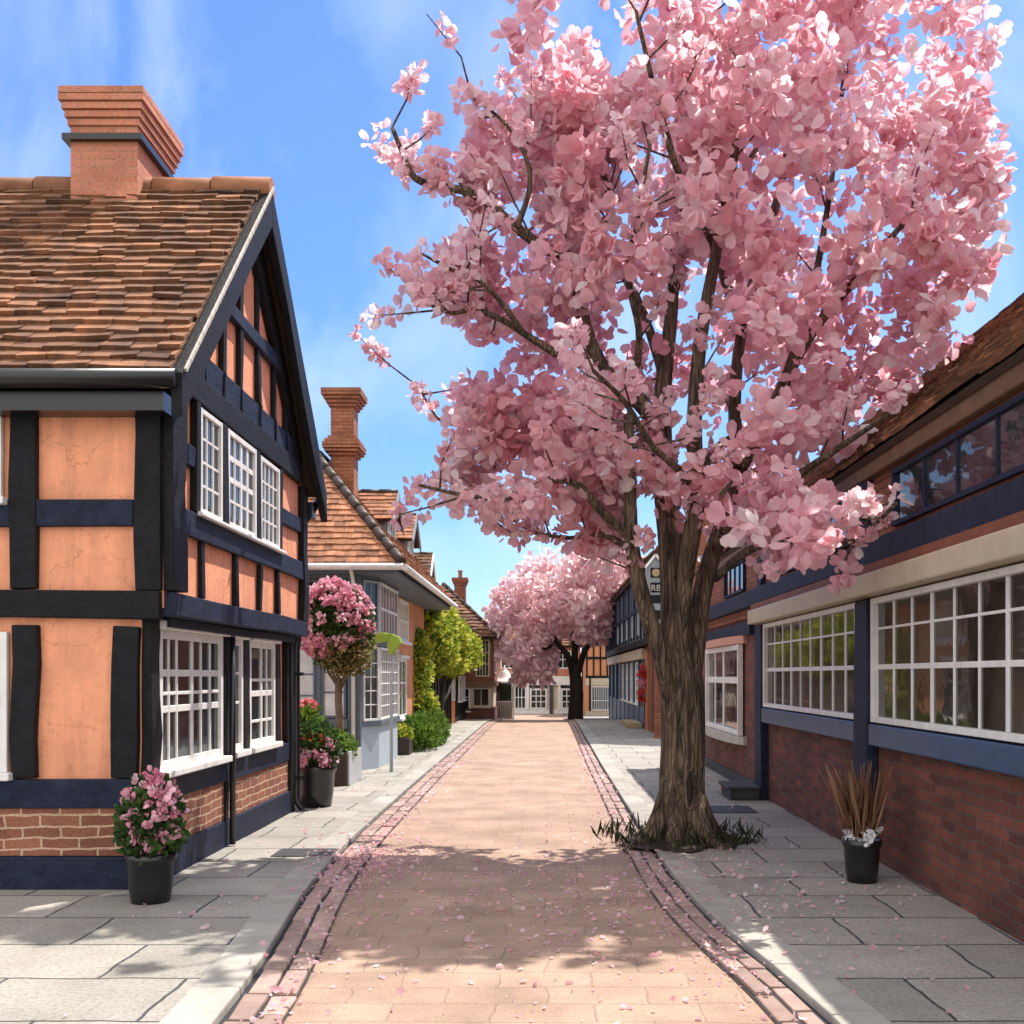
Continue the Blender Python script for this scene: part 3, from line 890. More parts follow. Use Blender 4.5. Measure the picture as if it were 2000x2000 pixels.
def dormer(root, parent, yc, xf, w, ez, zr, xe, roofz0, mat, front='lead_grey', slope=1.196):
    """roof dormer facing the street: front wall at xf, ridge to xe"""
    d = MB()
    d.prism([(xf, yc - w / 2, roofz0), (xf, yc + w / 2, roofz0), (xf, yc + w / 2, ez), (xf, yc, zr - 0.08), (xf, yc - w / 2, ez)], (xe - xf, 0, 0))
    o = d.build('dormer', front, parent)
    f = Fr((xf, 0, 0), (0, 1, 0), (1, 0, 0))
    window(o, f, yc - w / 2 + 0.14, yc + w / 2 - 0.14, roofz0 + 0.06, ez - 0.02, 3, 2, 0.01, 0.05, 0.03, name='dormer_window')
    t = MB()
    for sg in (-1, 1):
        ye = yc + sg * (w / 2 + 0.18); zz = ez - 0.12
        vv = Vector((0, yc - ye, zr - zz))
        tile_slope(t, (xe, ye, zz), (1, 0, 0), vv, [(0, 0), (xf - xe + 0.2, 0), (xf - xe + 0.2, vv.length), (0, vv.length)], 0.22, 0.17, 0.024)
    t.build('dormer_roof', mat, o)
    t = MB()
    for sg in (-1, 1):
        ye = yc + sg * (w / 2 + 0.18); zz = ez - 0.12
        slab(t, [(xe, ye, zz), (xf + 0.2, ye, zz), (xf + 0.2, yc, zr), (xe, yc, zr)], 0.06)
    ridge_tiles(t, (xe, yc, zr + 0.02), (xf + 0.22, yc, zr + 0.02), 0.09, 0.4)
    t.build('dormer_ridge', 'dark_wood', o)
    b = MB()
    fb = Fr((xf + 0.2, 0, 0), (0, 1, 0), (1, 0, 0))
    for sg in (-1, 1):
        ye = yc + sg * (w / 2 + 0.18); zz = ez - 0.12
        b.fquad(fb, [(ye, zz - 0.14), (ye, zz), (yc + sg * 0.001, zr), (yc + sg * 0.001, zr - 0.2)], 0, 0.05)
    b.build('dormer_bargeboard', front, o)
    return o


dormer(S, rf2, 27.2, -4.0, 1.5, 6.0, 6.72, -5.2, 5.1, 'amber_tile')
dormer(S, rf2, 31.0, -4.0, 1.5, 6.0, 6.72, -5.2, 5.1, 'amber_tile')
chimney(rf2, -5.22, -4.66, 25.7, 26.3, 6.0, 8.95, 'chimney_brick', 0, bands=[(7.35, 0.5, 0.16)], cap_out=0.2)

# ------------------------------------------------------------------ 3 long house with the brown roof
L3 = thing('long_house', 'long low half-timbered house with sagging brown tiled roof behind green shrubs', 'house', (-4.5, 41, 0))
mb = MB(); mb.box(-8.7, -3.9, 33.02, 50.5, -1.0, 2.4); mb.build('wall', 'cream_plaster', L3)
mb = MB(); mb.box(-8.7, -3.86, 33.02, 50.5, 2.402, 4.3); mb.build('upper_wall', 'red_brick', L3)
F3 = Fr((-3.9, 0, 0), (0, 1, 0), (1, 0, 0))
F3U = Fr((-3.86, 0, 0), (0, 1, 0), (1, 0, 0))
t3 = MB()
y = 34.0
while y < 50.3:
    t3.fbox(F3, y - 0.1, y + 0.1, -1.0, 2.28, 0, 0.07); y += 0.95
t3.fbox(F3, 33.02, 50.5, 2.28, 2.46, 0, 0.16)
t3.fbox(F3, 33.02, 50.5, -1.0, 0.22, 0, 0.085)
t3.build('timber_frame', 'black_timber', L3)
mb = MB(); mb.fbox(F3, 42.95, 44.2, -0.4, 0.95, 0.07, 0.11); dd = mb.build('door', 'orange_wood', L3)
window(dd, F3, 42.95, 44.2, 0.97, 2.1, 2, 2, 0.075, 0.06, 0.03)
window(L3, F3, 46.2, 47.5, 0.9, 2.0, 2, 2, 0.075, 0.08, 0.04, sill='white_paint')
window(L3, F3, 48.2, 49.6, 0.9, 2.0, 2, 2, 0.075, 0.08, 0.04, sill='white_paint')
for a in (36.2, 40.0, 47.0):
    window(L3, F3U, a, a + 1.6, 2.9, 4.0, 4, 2, 0.0, 0.08, 0.04, sill='white_paint')
cbp = MB()
for a0, a1 in ((40.6, 43.6), (45.5, 49.0)):
    cbp.hexa([F3.p(a0, 2.30, 0.165), F3.p(a1, 2.30, 0.165), F3.p(a1, 2.24, 0.75), F3.p(a0, 2.24, 0.75), F3.p(a0, 2.44, 0.165), F3.p(a1, 2.44, 0.165), F3.p(a1, 2.30, 0.75), F3.p(a0, 2.30, 0.75)])
cbp.build('canopy', 'white_paint', L3)


def sag(y): return -0.18 * math.sin(math.pi * (y - 33) / 17.5)


tb = MB(); db = MB(); rb = MB()
seg = [33.45 + (50.9 - 33.45) * i / 8 for i in range(9)]
for ya, yb in zip(seg, seg[1:]):
    za, zb = sag(ya), sag(yb)
    e0 = Vector((-3.5, ya, 4.2 + za * 0.5)); e1 = Vector((-3.5, yb, 4.2 + zb * 0.5))
    r0 = Vector((-6.2, ya, 7.0 + za)); r1 = Vector((-6.2, yb, 7.0 + zb))
    u = (e1 - e0); vv = (r0 - e0)
    tile_slope(tb, e0, u, vv, [(0, 0), (u.length, 0), (u.length, vv.length), (0, vv.length)], 0.34, 0.24, 0.045, 0.03)
    slab(db, [e0, e1, r1, r0], 0.12)
    slab(db, [r0, r1, Vector((-8.9, yb, 4.2)), Vector((-8.9, ya, 4.2))], 0.12)
    ridge_tiles(rb, r0 + Vector((0, 0, 0.03)), r1 + Vector((0, 0, 0.03)), 0.13, 0.5)
for yy, dy in ((33.5, 0.25), (50.85, -0.25)):
    db.prism([(-8.8, yy, 4.0), (-3.65, yy, 4.0), (-6.2, yy, 6.8)], (0, dy, 0))
rf3 = tb.build('roof', 'dark_tile', L3)
db.build('roof_deck', 'roof_underlay', rf3)
rb.build('ridge_tile', 'dark_tile', rf3)
dormer(L3, rf3, 36.0, -4.05, 2.0, 5.05, 6.15, -5.6, 4.5, 'dark_tile', 'white_paint', 1.0)
gb = MB(); gb.tube([(-3.42, 33.4, 4.12), (-3.42, 42, 4.03), (-3.42, 50.9, 4.12)], [0.08] * 3, 8); gb.build('gutter', 'black_iron', L3)

# ------------------------------------------------------------------ 4 corner house at the bend
K = thing('corner_house', 'red brick corner house with shopfront and brown hipped roof where the lane bends', 'house', (-4.5, 56, gz(52)))
mb = MB(); mb.box(-8, -2.62, 51.3, 60, 1.62, 3.9); mb.build('wall', 'red_brick', K)
mb = MB(); mb.box(-8, -2.66, 51.34, 60, -1.2, 1.6); mb.build('shop_wall', 'cream_plaster', K)
F4 = Fr((0, 51.3, 0), (1, 0, 0), (0, -1, 0))
F4S = Fr((-2.62, 0, 0), (0, 1, 0), (1, 0, 0))
mb = MB(); mb.fbox(F4, -4.2, -2.58, -1.2, 0.42, -0.03, 0.05); mb.fbox(F4S, 51.3, 60, -1.2, 0.42, -0.03, 0.05); mb.build('brick_plinth', 'tavern_brick', K)
mb = MB(); mb.fbox(F4, -4.2, -2.55, 1.48, 1.72, -0.03, 0.12); mb.fbox(F4S, 51.31, 60, 1.48, 1.72, -0.03, 0.10); mb.build('fascia', 'brown_board', K)
window(K, F4, -3.4, -2.72, 1.95, 3.75, 4, [0.33, 0.66], 0.0, 0.07, 0.04, frame='cream_paint')
window(K, F4, -3.55, -2.72, 0.5, 1.42, 2, [], -0.03, 0.07, 0.04, frame='cream_paint', sill='cream_paint', glass='brown_glass')
window(K, F4, -4.0, -3.68, 0.3, 1.42, [], [0.6], -0.03, 0.06, 0.04, sill='white_paint')
window(K, F4S, 53, 55, 2.1, 3.5, 3, 2, 0.0, 0.07, 0.04)
tb = MB(); db = MB()
ez, rz4 = 3.85, 6.7
v = Vector((0, 54.2 - 50.9, rz4 - ez))
tile_slope(tb, (-8.2, 50.9, ez), (1, 0, 0), v, [(0, 0), (5.95, 0), (2.95, v.length)], 0.34, 0.26, 0.045, 0.03)
v = Vector((-5.25 + 2.25, 0, rz4 - ez))
tile_slope(tb, (-2.25, 50.9, ez), (0, 1, 0), v, [(0, 0), (9.4, 0), (9.4, v.length), (3.3, v.length)], 0.34, 0.26, 0.045, 0.03)
rf4 = tb.build('roof', 'dark_tile', K)
slab(db, [(-8.2, 50.9, ez), (-2.25, 50.9, ez), (-5.25, 54.2, rz4)], 0.12)
slab(db, [(-2.25, 50.9, ez), (-2.25, 60.3, ez), (-5.25, 60.3, rz4), (-5.25, 54.2, rz4)], 0.12)
slab(db, [(-8.2, 60.3, ez), (-8.2, 50.9, ez), (-5.25, 54.2, rz4), (-5.25, 60.3, rz4)], 0.12)
ridge_tiles(db, (-2.25, 50.9, ez + 0.04), (-5.25, 54.2, rz4 + 0.04), 0.12, 0.5)
db.build('roof_deck', 'roof_underlay', rf4)
chimney(rf4, -4.95, -4.35, 57.2, 57.9, 5.2, 7.3, 'red_brick', 1)

# ------------------------------------------------------------------ 5 white shopfront closing the lane
E = thing('white_shop', 'low white shopfront with glazed doors closing the far end of the lane', 'shop', (0, 77, gz(75)))
gE = gz(75)
mb = MB(); mb.box(-4.2, 2.45, 75, 81, gE - 0.2, 1.95); mb.build('wall', 'cream_plaster', E)
mb = MB(); mb.box(-4.2, 2.45, 75.3, 81, 1.952, 4.2); mb.build('upper_wall', 'salmon_brick', E)
F5 = Fr((0, 75, 0), (1, 0, 0), (0, -1, 0))
mb = MB(); mb.fbox(F5, -4.2, 2.45, 1.35, 1.97, 0, 0.2); mb.fbox(F5, -4.2, 2.45, gE - 0.2, gE + 0.3, 0, 0.12)
for x in (-4.1, -2.6, -1.3, 0.95, 2.36): mb.fbox(F5, x - 0.09, x + 0.09, gE + 0.3, 1.35, 0, 0.14)
mb.build('fascia', 'white_paint', E)
mb = MB(); mb.fbox(F5, 0.25, 0.5, gE - 0.2, 1.35, 0, 0.22); mb.build('post', 'dark_stone', E)
for a0, a1 in ((-1.15, 0.1), (1.05, 2.2)):
    mb = MB(); mb.fbox(F5, a0, a1, gE - 0.1, 1.1, 0, 0.06); d = mb.build('door', 'white_paint', E)
    window(d, F5, a0 + 0.03, a1 - 0.03, gE + 0.35, 1.08, 3, 3, 0.065, 0.1, 0.06)
for a0, a1 in ((-1.15, 0.1), (1.05, 2.2)):
    mb = MB(); mb.fbox(F5, a0, a1, 1.12, 1.34, 0, 0.05); mb.build('fanlight', 'dark_glass', E)
window(E, F5, -2.5, -1.4, gE + 0.35, 1.3, 4, 2, 0.0, 0.08, 0.05)
window(E, F5, -4.0, -2.7, gE + 0.35, 1.3, 4, 2, 0.0, 0.08, 0.05)
F5U = Fr((0, 75.3, 0), (1, 0, 0), (0, -1, 0))
for x in (-3.2, -1.4, 0.6): window(E, F5U, x, x + 1.2, 2.5, 3.8, 2, 2, 0.0, 0.08, 0.05)
tb = MB(); v = Vector((0, 3.2, 2.6))
tile_slope(tb, (-4.5, 74.9, 4.1), (1, 0, 0), v, [(0, 0), (7.1, 0), (7.1, v.length), (0, v.length)], 0.4, 0.3, 0.05)
rf5 = tb.build('roof', 'brown_tile', E)
db = MB(); slab(db, [(-4.5, 74.9, 4.1), (2.6, 74.9, 4.1), (2.6, 78.1, 6.7), (-4.5, 78.1, 6.7)], 0.12); slab(db, [(-4.5, 78.1, 6.7), (2.6, 78.1, 6.7), (2.6, 81.3, 4.1), (-4.5, 81.3, 4.1)], 0.12)
db.build('roof_deck', 'roof_underlay', rf5)

B = thing('orange_house', 'orange plastered half-timbered house with barred dark window at the end behind the far tree', 'house', (5, 73, gz(70)))
gB = gz(70)
mb = MB(); mb.box(2.62, 9.5, 70, 78, gB - 0.2, 4.6); mb.build('wall', 'orange_plaster', B)
F6 = Fr((0, 70, 0), (1, 0, 0), (0, -1, 0))
mb = MB()
for x in (2.7, 3.15, 3.6, 4.05, 4.5, 5.2, 6.0): mb.fbox(F6, x - 0.05, x + 0.05, 2.0, 4.0, 0, 0.06)
mb.fbox(F6, 2.62, 9.5, 1.85, 2.0, 0, 0.09); mb.fbox(F6, 2.62, 9.5, 3.1, 3.25, 0, 0.075); mb.fbox(F6, 2.62, 9.5, 4.0, 4.5, 0, 0.09)
mb.fbox(F6, 2.85, 2.97, gB, 1.85, 0, 0.08)
mb.build('timber_frame', 'black_timber', B)
mb = MB(); mb.fbox(F6, 2.62, 9.5, 1.35, 1.84, 0.0, 0.07); mb.fbox(F6, 2.62, 9.5, gB - 0.2, gB + 0.35, 0, 0.3); mb.build('fascia', 'cream_paint', B)
window(B, F6, 3.0, 4.4, gB + 0.4, 1.3, [i / 10 for i in range(1, 10)], [0.4], 0.0, 0.06, 0.035)
window(B, F6, 4.8, 6.2, gB + 0.4, 1.3, [i / 10 for i in range(1, 10)], [0.4], 0.0, 0.06, 0.035)
tb = MB(); v = Vector((0, 3.6, 3.0))
tile_slope(tb, (2.3, 69.6, 4.5), (1, 0, 0), v, [(0, 0), (7.4, 0), (7.4, v.length), (0, v.length)], 0.4, 0.3, 0.05)
rf6 = tb.build('roof', 'brown_tile', B)
db = MB(); slab(db, [(2.3, 69.6, 4.5), (9.7, 69.6, 4.5), (9.7, 73.2, 7.5), (2.3, 73.2, 7.5)], 0.12); slab(db, [(2.3, 73.2, 7.5), (9.7, 73.2, 7.5), (9.7, 78.3, 4.5), (2.3, 78.3, 4.5)], 0.12)
db.build('roof_deck', 'roof_underlay', rf6)

# ------------------------------------------------------------------ 6 blue timbered shop, right
Q = thing('blue_shop', 'dark blue half-timbered shop with jettied upper floor beyond the big blossom tree', 'shop', (5.5, 46, 0))
mb = MB(); mb.box(3.68, 9.5, 33, 60, -1.2, 3.06); mb.build('wall', 'slate_blue_paint', Q)
mb = MB(); mb.box(3.36, 9.5, 33.0, 60, 3.3, 5.7); mb.build('upper_wall', 'lead_grey', Q)
mb = MB(); mb.box(3.37, 9.5, 32.9, 32.99, -0.3, 5.7); mb.prism([(3.37, 32.99, 5.7), (9.6, 32.99, 5.7), (6.5, 32.99, 8.7)], (0, -0.09, 0)); mb.build('end_wall', 'red_brick', Q)
mb = MB(); mb.box(3.34, 9.5, 32.95, 60, 3.07, 3.298); mb.build('jetty_beam', 'black_timber', Q, bevel=0.02)
F7 = Fr((3.68, 0, 0), (0, -1, 0), (-1, 0, 0))
F7U = Fr((3.36, 0, 0), (0, -1, 0), (-1, 0, 0))
mb = MB()
for y in [33.15 + 1.35 * i for i in range(20)]: mb.fbox(F7U, -y - 0.11, -y + 0.11, 3.3, 5.6, 0, 0.07)
mb.fbox(F7U, -60, -33, 4.3, 4.46, 0, 0.085); mb.fbox(F7U, -60, -33, 5.5, 5.7, 0, 0.09)
mb.build('timber_frame', 'navy_timber', Q)
for i in (1, 3, 5, 7, 9, 11):
    y = 33.15 + 1.35 * i
    window(Q, F7U, -y - 1.22, -y - 0.13, 3.45, 4.28, 3, 2, 0.0, 0.05, 0.03, glass='blue_glass', frame='pale_blue_paint')
    window(Q, F7U, -y - 1.22, -y - 0.13, 4.5, 5.45, 3, 2, 0.0, 0.05, 0.03, glass='blue_glass', frame='slate_blue_paint')
mb = MB(); mb.fbox(F7, -60, -38.5, 2.62, 3.0, 0, 0.22); mb.build('fascia', 'cream_paint', Q, bevel=0.01)
mb = MB()
for y in (38.6, 40.9, 43.4, 45.9, 48.4, 51, 54, 57, 59.9): mb.fbox(F7, -y - 0.16, -y + 0.16, -1.2, 2.6, 0, 0.12)
mb.fbox(F7, -60, -38.6, -1.2, 0.85, 0, 0.09)
mb.build('shopfront_post', 'blue_paint', Q)
for y0, y1 in ((41.1, 43.2), (43.6, 45.7), (46.1, 48.2), (48.6, 50.8)):
    window(Q, F7, -y1, -y0, 0.9, 2.55, 3, [0.35, 0.6, 0.8], 0.0, 0.1, 0.05, sill='white_paint', name='shop_window')
mb = MB(); mb.fbox(F7, -40.7, -38.8, 0.0, 2.5, 0.0, 0.06); mb.build('door', 'brown_board', Q)
mb = MB(); mb.fbox(F7, -38.42, -36.2, -0.3, 3.05, 0.0, 0.05); mb.build('brick_panel', 'red_brick', Q)
mb = MB(); mb.fbox(F7, -38.0, -37.5, 0.0, 2.9, 0.05, 0.12); mb.build('timber_panel', 'orange_wood', Q)
tb = MB(); v = Vector((3.35, 0, 3.1))
tile_slope(tb, (3.1, 32.7, 5.6), (0, 1, 0), v, [(0, 0), (27.6, 0), (27.6, v.length), (0, v.length)], 0.4, 0.3, 0.05)
rf7 = tb.build('roof', 'brown_tile', Q)
db = MB(); slab(db, [(3.1, 32.7, 5.6), (3.1, 60.3, 5.6), (6.45, 60.3, 8.7), (6.45, 32.7, 8.7)], 0.12); slab(db, [(6.45, 32.7, 8.7), (6.45, 60.3, 8.7), (9.8, 60.3, 5.6), (9.8, 32.7, 5.6)], 0.12)
db.build('roof_deck', 'roof_underlay', rf7)
# narrow grey oriel with a little gable
FT = Fr((0, 32.4, 0), (1, 0, 0), (0, -1, 0))
mb = MB()
mb.box(3.08, 3.62, 32.4, 32.88, 3.9, 5.35)
mb.prism([(3.08, 32.4, 5.352), (3.62, 32.4, 5.352), (3.35, 32.4, 5.66)], (0, 0.48, 0))
mb.prism([(3.08, 32.4, 3.898), (3.62, 32.4, 3.898), (3.4, 32.4, 3.3)], (0, 0.48, 0))
oo = mb.build('oriel', 'lead_grey', Q)
oo['label'] = 'narrow grey oriel with a white gable and dark openings'
mb = MB()
mb.fbeam(FT, 3.02, 5.30, 3.35, 5.70, 0.07, 0.0, 0.08); mb.fbeam(FT, 3.35, 5.70, 3.68, 5.30, 0.07, 0.002, 0.08)
mb.build('oriel_bargeboard', 'white_paint', oo)
mb = MB()
for z0, z1 in ((5.0, 5.3), (4.55, 4.85), (4.22, 4.47), (3.72, 4.0)): mb.fbox(FT, 3.2, 3.52, z0, z1, 0.0, 0.02)
mb.build('opening', 'black_timber', oo)
mb = MB(); mb.tube([(3.36, 32.36, 5.15), (3.36, 32.375, 5.15)], [0.12, 0.12], 18); mb.build('clock_face', 'tan_stone', oo)
cu = bpy.data.curves.new('lettering', 'FONT'); cu.body = 'RB'; cu.size = 0.26; cu.extrude = 0.004; cu.align_x = 'CENTER'
cu.materials.append(MATS['stone'])
tmp = bpy.data.objects.new('lettering_curve', cu); COL.objects.link(tmp)
bpy.context.view_layer.update()
dg = bpy.context.evaluated_depsgraph_get()
me = bpy.data.meshes.new_from_object(tmp.evaluated_get(dg))
bpy.data.objects.remove(tmp)
lt = bpy.data.objects.new('lettering', me); COL.objects.link(lt)
lt.rotation_euler = (R(90), 0, 0); lt.parent = oo
lt.location = Vector((3.36, 32.372, 4.6)) - Vector(Q['_b'])

# ------------------------------------------------------------------ 7 brick tavern, near right
T = thing('brick_tavern', 'dark red brick tavern with blue posts and wide white mullioned windows, nearest on the right', 'tavern', (5, 15, 0))
mb = MB(); mb.box(3.47, 9.5, 4.0, 23.5, -0.1, 4.25); mb.build('wall', 'tavern_brick', T)
FV = Fr((3.47, 0, 0), (0, -1, 0), (-1, 0, 0))   # a = -Y
mb = MB()
mb.fbox(FV, -17.62, -4.0, 3.40, 4.1, 0, 0.03)
mb.fbox(FV, -23.5, -17.62, 2.98, 4.1, 0, 0.03); mb.build('upper_brick', 'red_brick', T)
mb = MB()
for y in (16.75, 11.28, 6.0):
    mb.fbox(FV, -y - 0.24, -y + 0.24, -0.1, 2.8, 0, 0.13)
for y in (16.75, 11.28, 6.0):
    mb.fbox(FV, -y - 0.15, -y + 0.15, 3.4, 4.1, 0.03, 0.10)
mb.fbox(FV, -23.5, -4.0, 3.14, 3.40, 0, 0.16)
mb.fbox(FV, -23.5, -17.6, 2.70, 2.9, 0, 0.09)
mb.build('post', 'navy_timber', T, bevel=0.012, wob=0.02)
mb = MB(); mb.fbox(FV, -16.5, -11.53, 1.28, 1.5, 0, 0.12); mb.fbox(FV, -11.03, -6.25, 1.28, 1.5, 0, 0.12); mb.build('sill_beam', 'blue_paint', T, bevel=0.015)
mb = MB(); mb.fbox(FV, -17.0, -4.0, 2.82, 3.04, 0, 0.24); mb.build('fascia', 'cream_paint', T, bevel=0.02)
mb = MB(); mb.fbox(FV, -17.0, -4.0, 3.045, 3.135, 0, 0.19); mb.build('fascia_strip', 'red_board', T)
c9 = [i / 9 for i in range(1, 9)]
window(T, FV, -16.48, -11.54, 1.52, 2.80, c9, [0.44, 0.78], 0.02, 0.06, 0.026, glass='brown_glass', thick=0.08, major=[c9[2], c9[5], 0.44])
window(T, FV, -11.02, -6.26, 1.52, 2.80, c9, [0.44, 0.78], 0.02, 0.06, 0.026, glass='brown_glass', thick=0.08, major=[c9[2], c9[5], 0.44])
# bow window
wo = window(T, FV, -22.3, -18.5, 0.95, 2.55, [0.22, 0.5], [0.62], 0.03, 0.09, 0.06, glass='dark_glass', thick=0.09, major=[0.5, 0.62])
def bow(z0, z1, d, n=10, a0=-22.5, a1=-18.3, dd=0.06):
    m = MB()
    pts = []
    for i in range(n + 1):
        t = i / n
        pts.append(FV.p(a0 + (a1 - a0) * t, z0, 0.0 + dd + d * math.sin(math.pi * t) ** 0.6))
    pts += [FV.p(a1, z0, 0.0), FV.p(a0, z0, 0.0)]
    m.prism(pts, (0, 0, z1 - z0))
    return m
bow(0.80, 0.94, 0.18).build('sill', 'stone', wo, bevel=0.02)
bow(2.56, 2.70, 0.16).build('hood', 'salmon_paint', wo, bevel=0.02)
# dark glazed upper openings
for y0, y1 in ((11.6, 13.2), (13.8, 16.2), (7.2, 10.4), (18.2, 20.2)):
    window(T, FV, -y1, -y0, 3.46, 4.02, 4, [], 0.035, 0.05, 0.03, frame='navy_timber', glass='dark_glass', name='upper_window')
mb = MB(); mb.fbox(FV, -23.6, -3.8, 4.06, 4.24, 0, 0.13); mb.build('eave_board', 'brown_board', T, bevel=0.015)
mb = MB(); mb.fbox(FV, -23.45, -17.05, -0.1, 0.24, 0, 0.05); mb.build('plinth', 'dark_stone', T)
tb = MB(); v = Vector((3.5, 0, 3.1))
tile_slope(tb, (3.27, 3.7, 4.26), (0, 1, 0), v, [(0, 0), (20.1, 0), (20.1, v.length), (0, v.length)], 0.28, 0.2, 0.035)
rf8 = tb.build('roof', 'brown_tile', T)
db = MB(); slab(db, [(3.27, 3.7, 4.26), (3.27, 23.8, 4.26), (6.77, 23.8, 7.36), (6.77, 3.7, 7.36)], 0.06); slab(db, [(6.77, 3.7, 7.36), (6.77, 23.8, 7.36), (10.2, 23.8, 4.26), (10.2, 3.7, 4.26)], 0.06)
db.prism([(3.5, 23.4, 4.26), (9.5, 23.4, 4.25), (6.77, 23.4, 7.1)], (0, 0.08, 0)); db.build('roof_deck', 'roof_underlay', rf8)

# ------------------------------------------------------------------ white bell-roofed kiosk
cx, cy = -2.25, 57.5
KZ = gz(cy)
Kk = thing('white_kiosk', 'small white railed kiosk with bell-shaped roof at the far end of the lane', 'kiosk', (cx, cy, KZ))
mb = MB(); mb.box(cx - 0.55, cx + 0.55, cy - 0.55, cy + 0.55, KZ, KZ + 0.1)
for sx in (-1, 1):
    for sy in (-1, 1): mb.box(cx + sx * 0.5 - 0.04, cx + sx * 0.5 + 0.04, cy + sy * 0.5 - 0.04, cy + sy * 0.5 + 0.04, KZ + 0.1, KZ + 2.0)
mb.build('post', 'white_paint', Kk)
mb = MB()
for i in range(9):
    x = cx - 0.42 + i * 0.105
    mb.box(x - 0.02, x + 0.02, cy - 0.52, cy - 0.48, KZ + 0.1, KZ + 0.95); mb.box(cx + 0.48, cx + 0.52, cy - 0.42 + i * 0.105 - 0.02, cy - 0.42 + i * 0.105 + 0.02, KZ + 0.1, KZ + 0.95)
mb.box(cx - 0.46, cx + 0.46, cy - 0.53, cy - 0.47, KZ + 0.951, KZ + 1.0); mb.box(cx + 0.47, cx + 0.53, cy - 0.46, cy + 0.46, KZ + 0.951, KZ + 1.0)
mb.build('railing', 'white_paint', Kk)
mb = MB(); mb.box(cx - 0.4, cx + 0.4, cy - 0.4, cy + 0.4, KZ + 0.1, KZ + 1.98); mb.build('booth', 'dark_glass', Kk)
mb = MB(); mb.lathe((cx, cy, KZ + 2.0), [(0.78, 0), (0.76, 0.06), (0.55, 0.14), (0.40, 0.3), (0.30, 0.5), (0.18, 0.66), (0.05, 0.74), (0.04, 0.95)], 20); mb.build('roof', 'white_paint', Kk)

# ------------------------------------------------------------------ doorsteps, drain cover
def solid(name, label, cat, boxes, mat, loc, bevel=0.015):
    m = MB()
    for b in boxes: m.box(*b)
    o = m.build(name, mat, None, bevel, base=loc)
    o['label'] = label; o['category'] = cat
    return o


solid('doorstep', 'dark slate doorstep in front of the blue post of the brick tavern', 'step', [(2.86, 3.33, 16.5, 17.3, PZ + 0.005, PZ + 0.17), (2.82, 3.34, 16.45, 17.35, PZ + 0.17, PZ + 0.22)], 'dark_stone', (3.1, 16.9, PZ))
solid('doorstep', 'tan stone doorstep at the shopfront door of the blue shop', 'step', [(3.0, 3.55, 39.0, 42.3, PZ + 0.005, PZ + 0.2)], 'tan_stone', (3.3, 40.6, PZ))
o = solid('drain_cover', 'dark iron drain cover set in the flagstones right of the big tree trunk', 'drain cover', [(2.32, 3.0, 14.95, 15.75, PZ + 0.004, PZ + 0.012)], 'iron_cover', (2.6, 15.3, PZ), 0.004)
m = MB()
m.box(-2.95, -2.30, 11.35, 11.85, PZ + 0.004, PZ + 0.012)
o2 = m.build('drain_cover', 'iron_cover', None, 0.004, base=(-2.6, 11.6, PZ)); o2['label'] = 'dark iron drain cover set in the pavement beside the timber house'; o2['category'] = 'drain cover'

# ------------------------------------------------------------------ flower pots and planters
def pot_mesh(c, r, h, taper=0.8):
    m = MB()
    m.lathe(c, [(r * taper, 0), (r * (taper + 0.1), h * 0.3), (r * 0.98, h * 0.82), (r * 1.07, h * 0.86), (r * 1.07, h), (r * 0.93, h), (r * 0.9, h * 0.9)], 28)
    return m


def soil_disc(c, r, root):
    m = MB(); m.lathe(c, [(r, -0.03), (r, 0.0), (r * 0.5, 0.03)], 20); m.build('soil', 'soil', root)


def ball_pts(c, rad, n, shell=0.55):
    d = rdirs(n)
    rr = rng.uniform(shell, 1.0, n) ** 0.7
    return np.array(c) + d * (rr[:, None] * np.array(rad))


def foliage(name, root, c, rad, n, size, mat, tone=(0.2, 0.9), shell=0.4, up=0.4, cup=0.3, wid=0.6):
    P = ball_pts(c, rad, n, shell)
    D = (P - np.array(c)) / np.array(rad) + rdirs(n) * 0.8 + np.array([0, 0, up])
    T = np.array([0.5 + 0.9 * noise.noise(Vector(p) * (1.6 / max(rad))) for p in P]) * (tone[1] - tone[0]) + tone[0]
    return leaf_mesh(name, mat, P, D, size * rng.uniform(0.7, 1.3, n), np.clip(T, 0, 1), root, cup, wid)


def blooms(name, root, c, rad, n, k, r, ln, mat, shell=0.8, keep=None):
    C = ball_pts(c, rad, n, shell)
    if keep is not None: C = C[[keep(p) for p in C]]
    P, D, S, T = pompoms(C, k, r, ln, rng.uniform(0.1, 1, len(C)), 0.25)
    return leaf_mesh(name, mat, P, D, S, T, root, 0.35, 0.9)


def potted(label, loc, r, h, pot, flowers, green=(0.45, 700), gr=None, name='flower_pot', group=None):
    root = thing(name, label, 'flower pot', loc, 'flower pots along the pavement')
    x, y, z = loc
    pot_mesh(loc, r, h).build('pot', pot, root)
    soil_disc((x, y, z + h * 0.93), r * 0.9, root)
    gh, gn = green
    foliage('foliage', root, (x, y, z + h + gh * 0.42), (r * 1.25, r * 1.25, gh * 0.6), gn, 0.09, 'green_leaf')
    for nm, mat, dc, rad, n in flowers:
        blooms(nm, root, (x + dc[0], y + dc[1], z + h + dc[2]), rad, n, 14, 0.035, 0.065, mat)
    return root


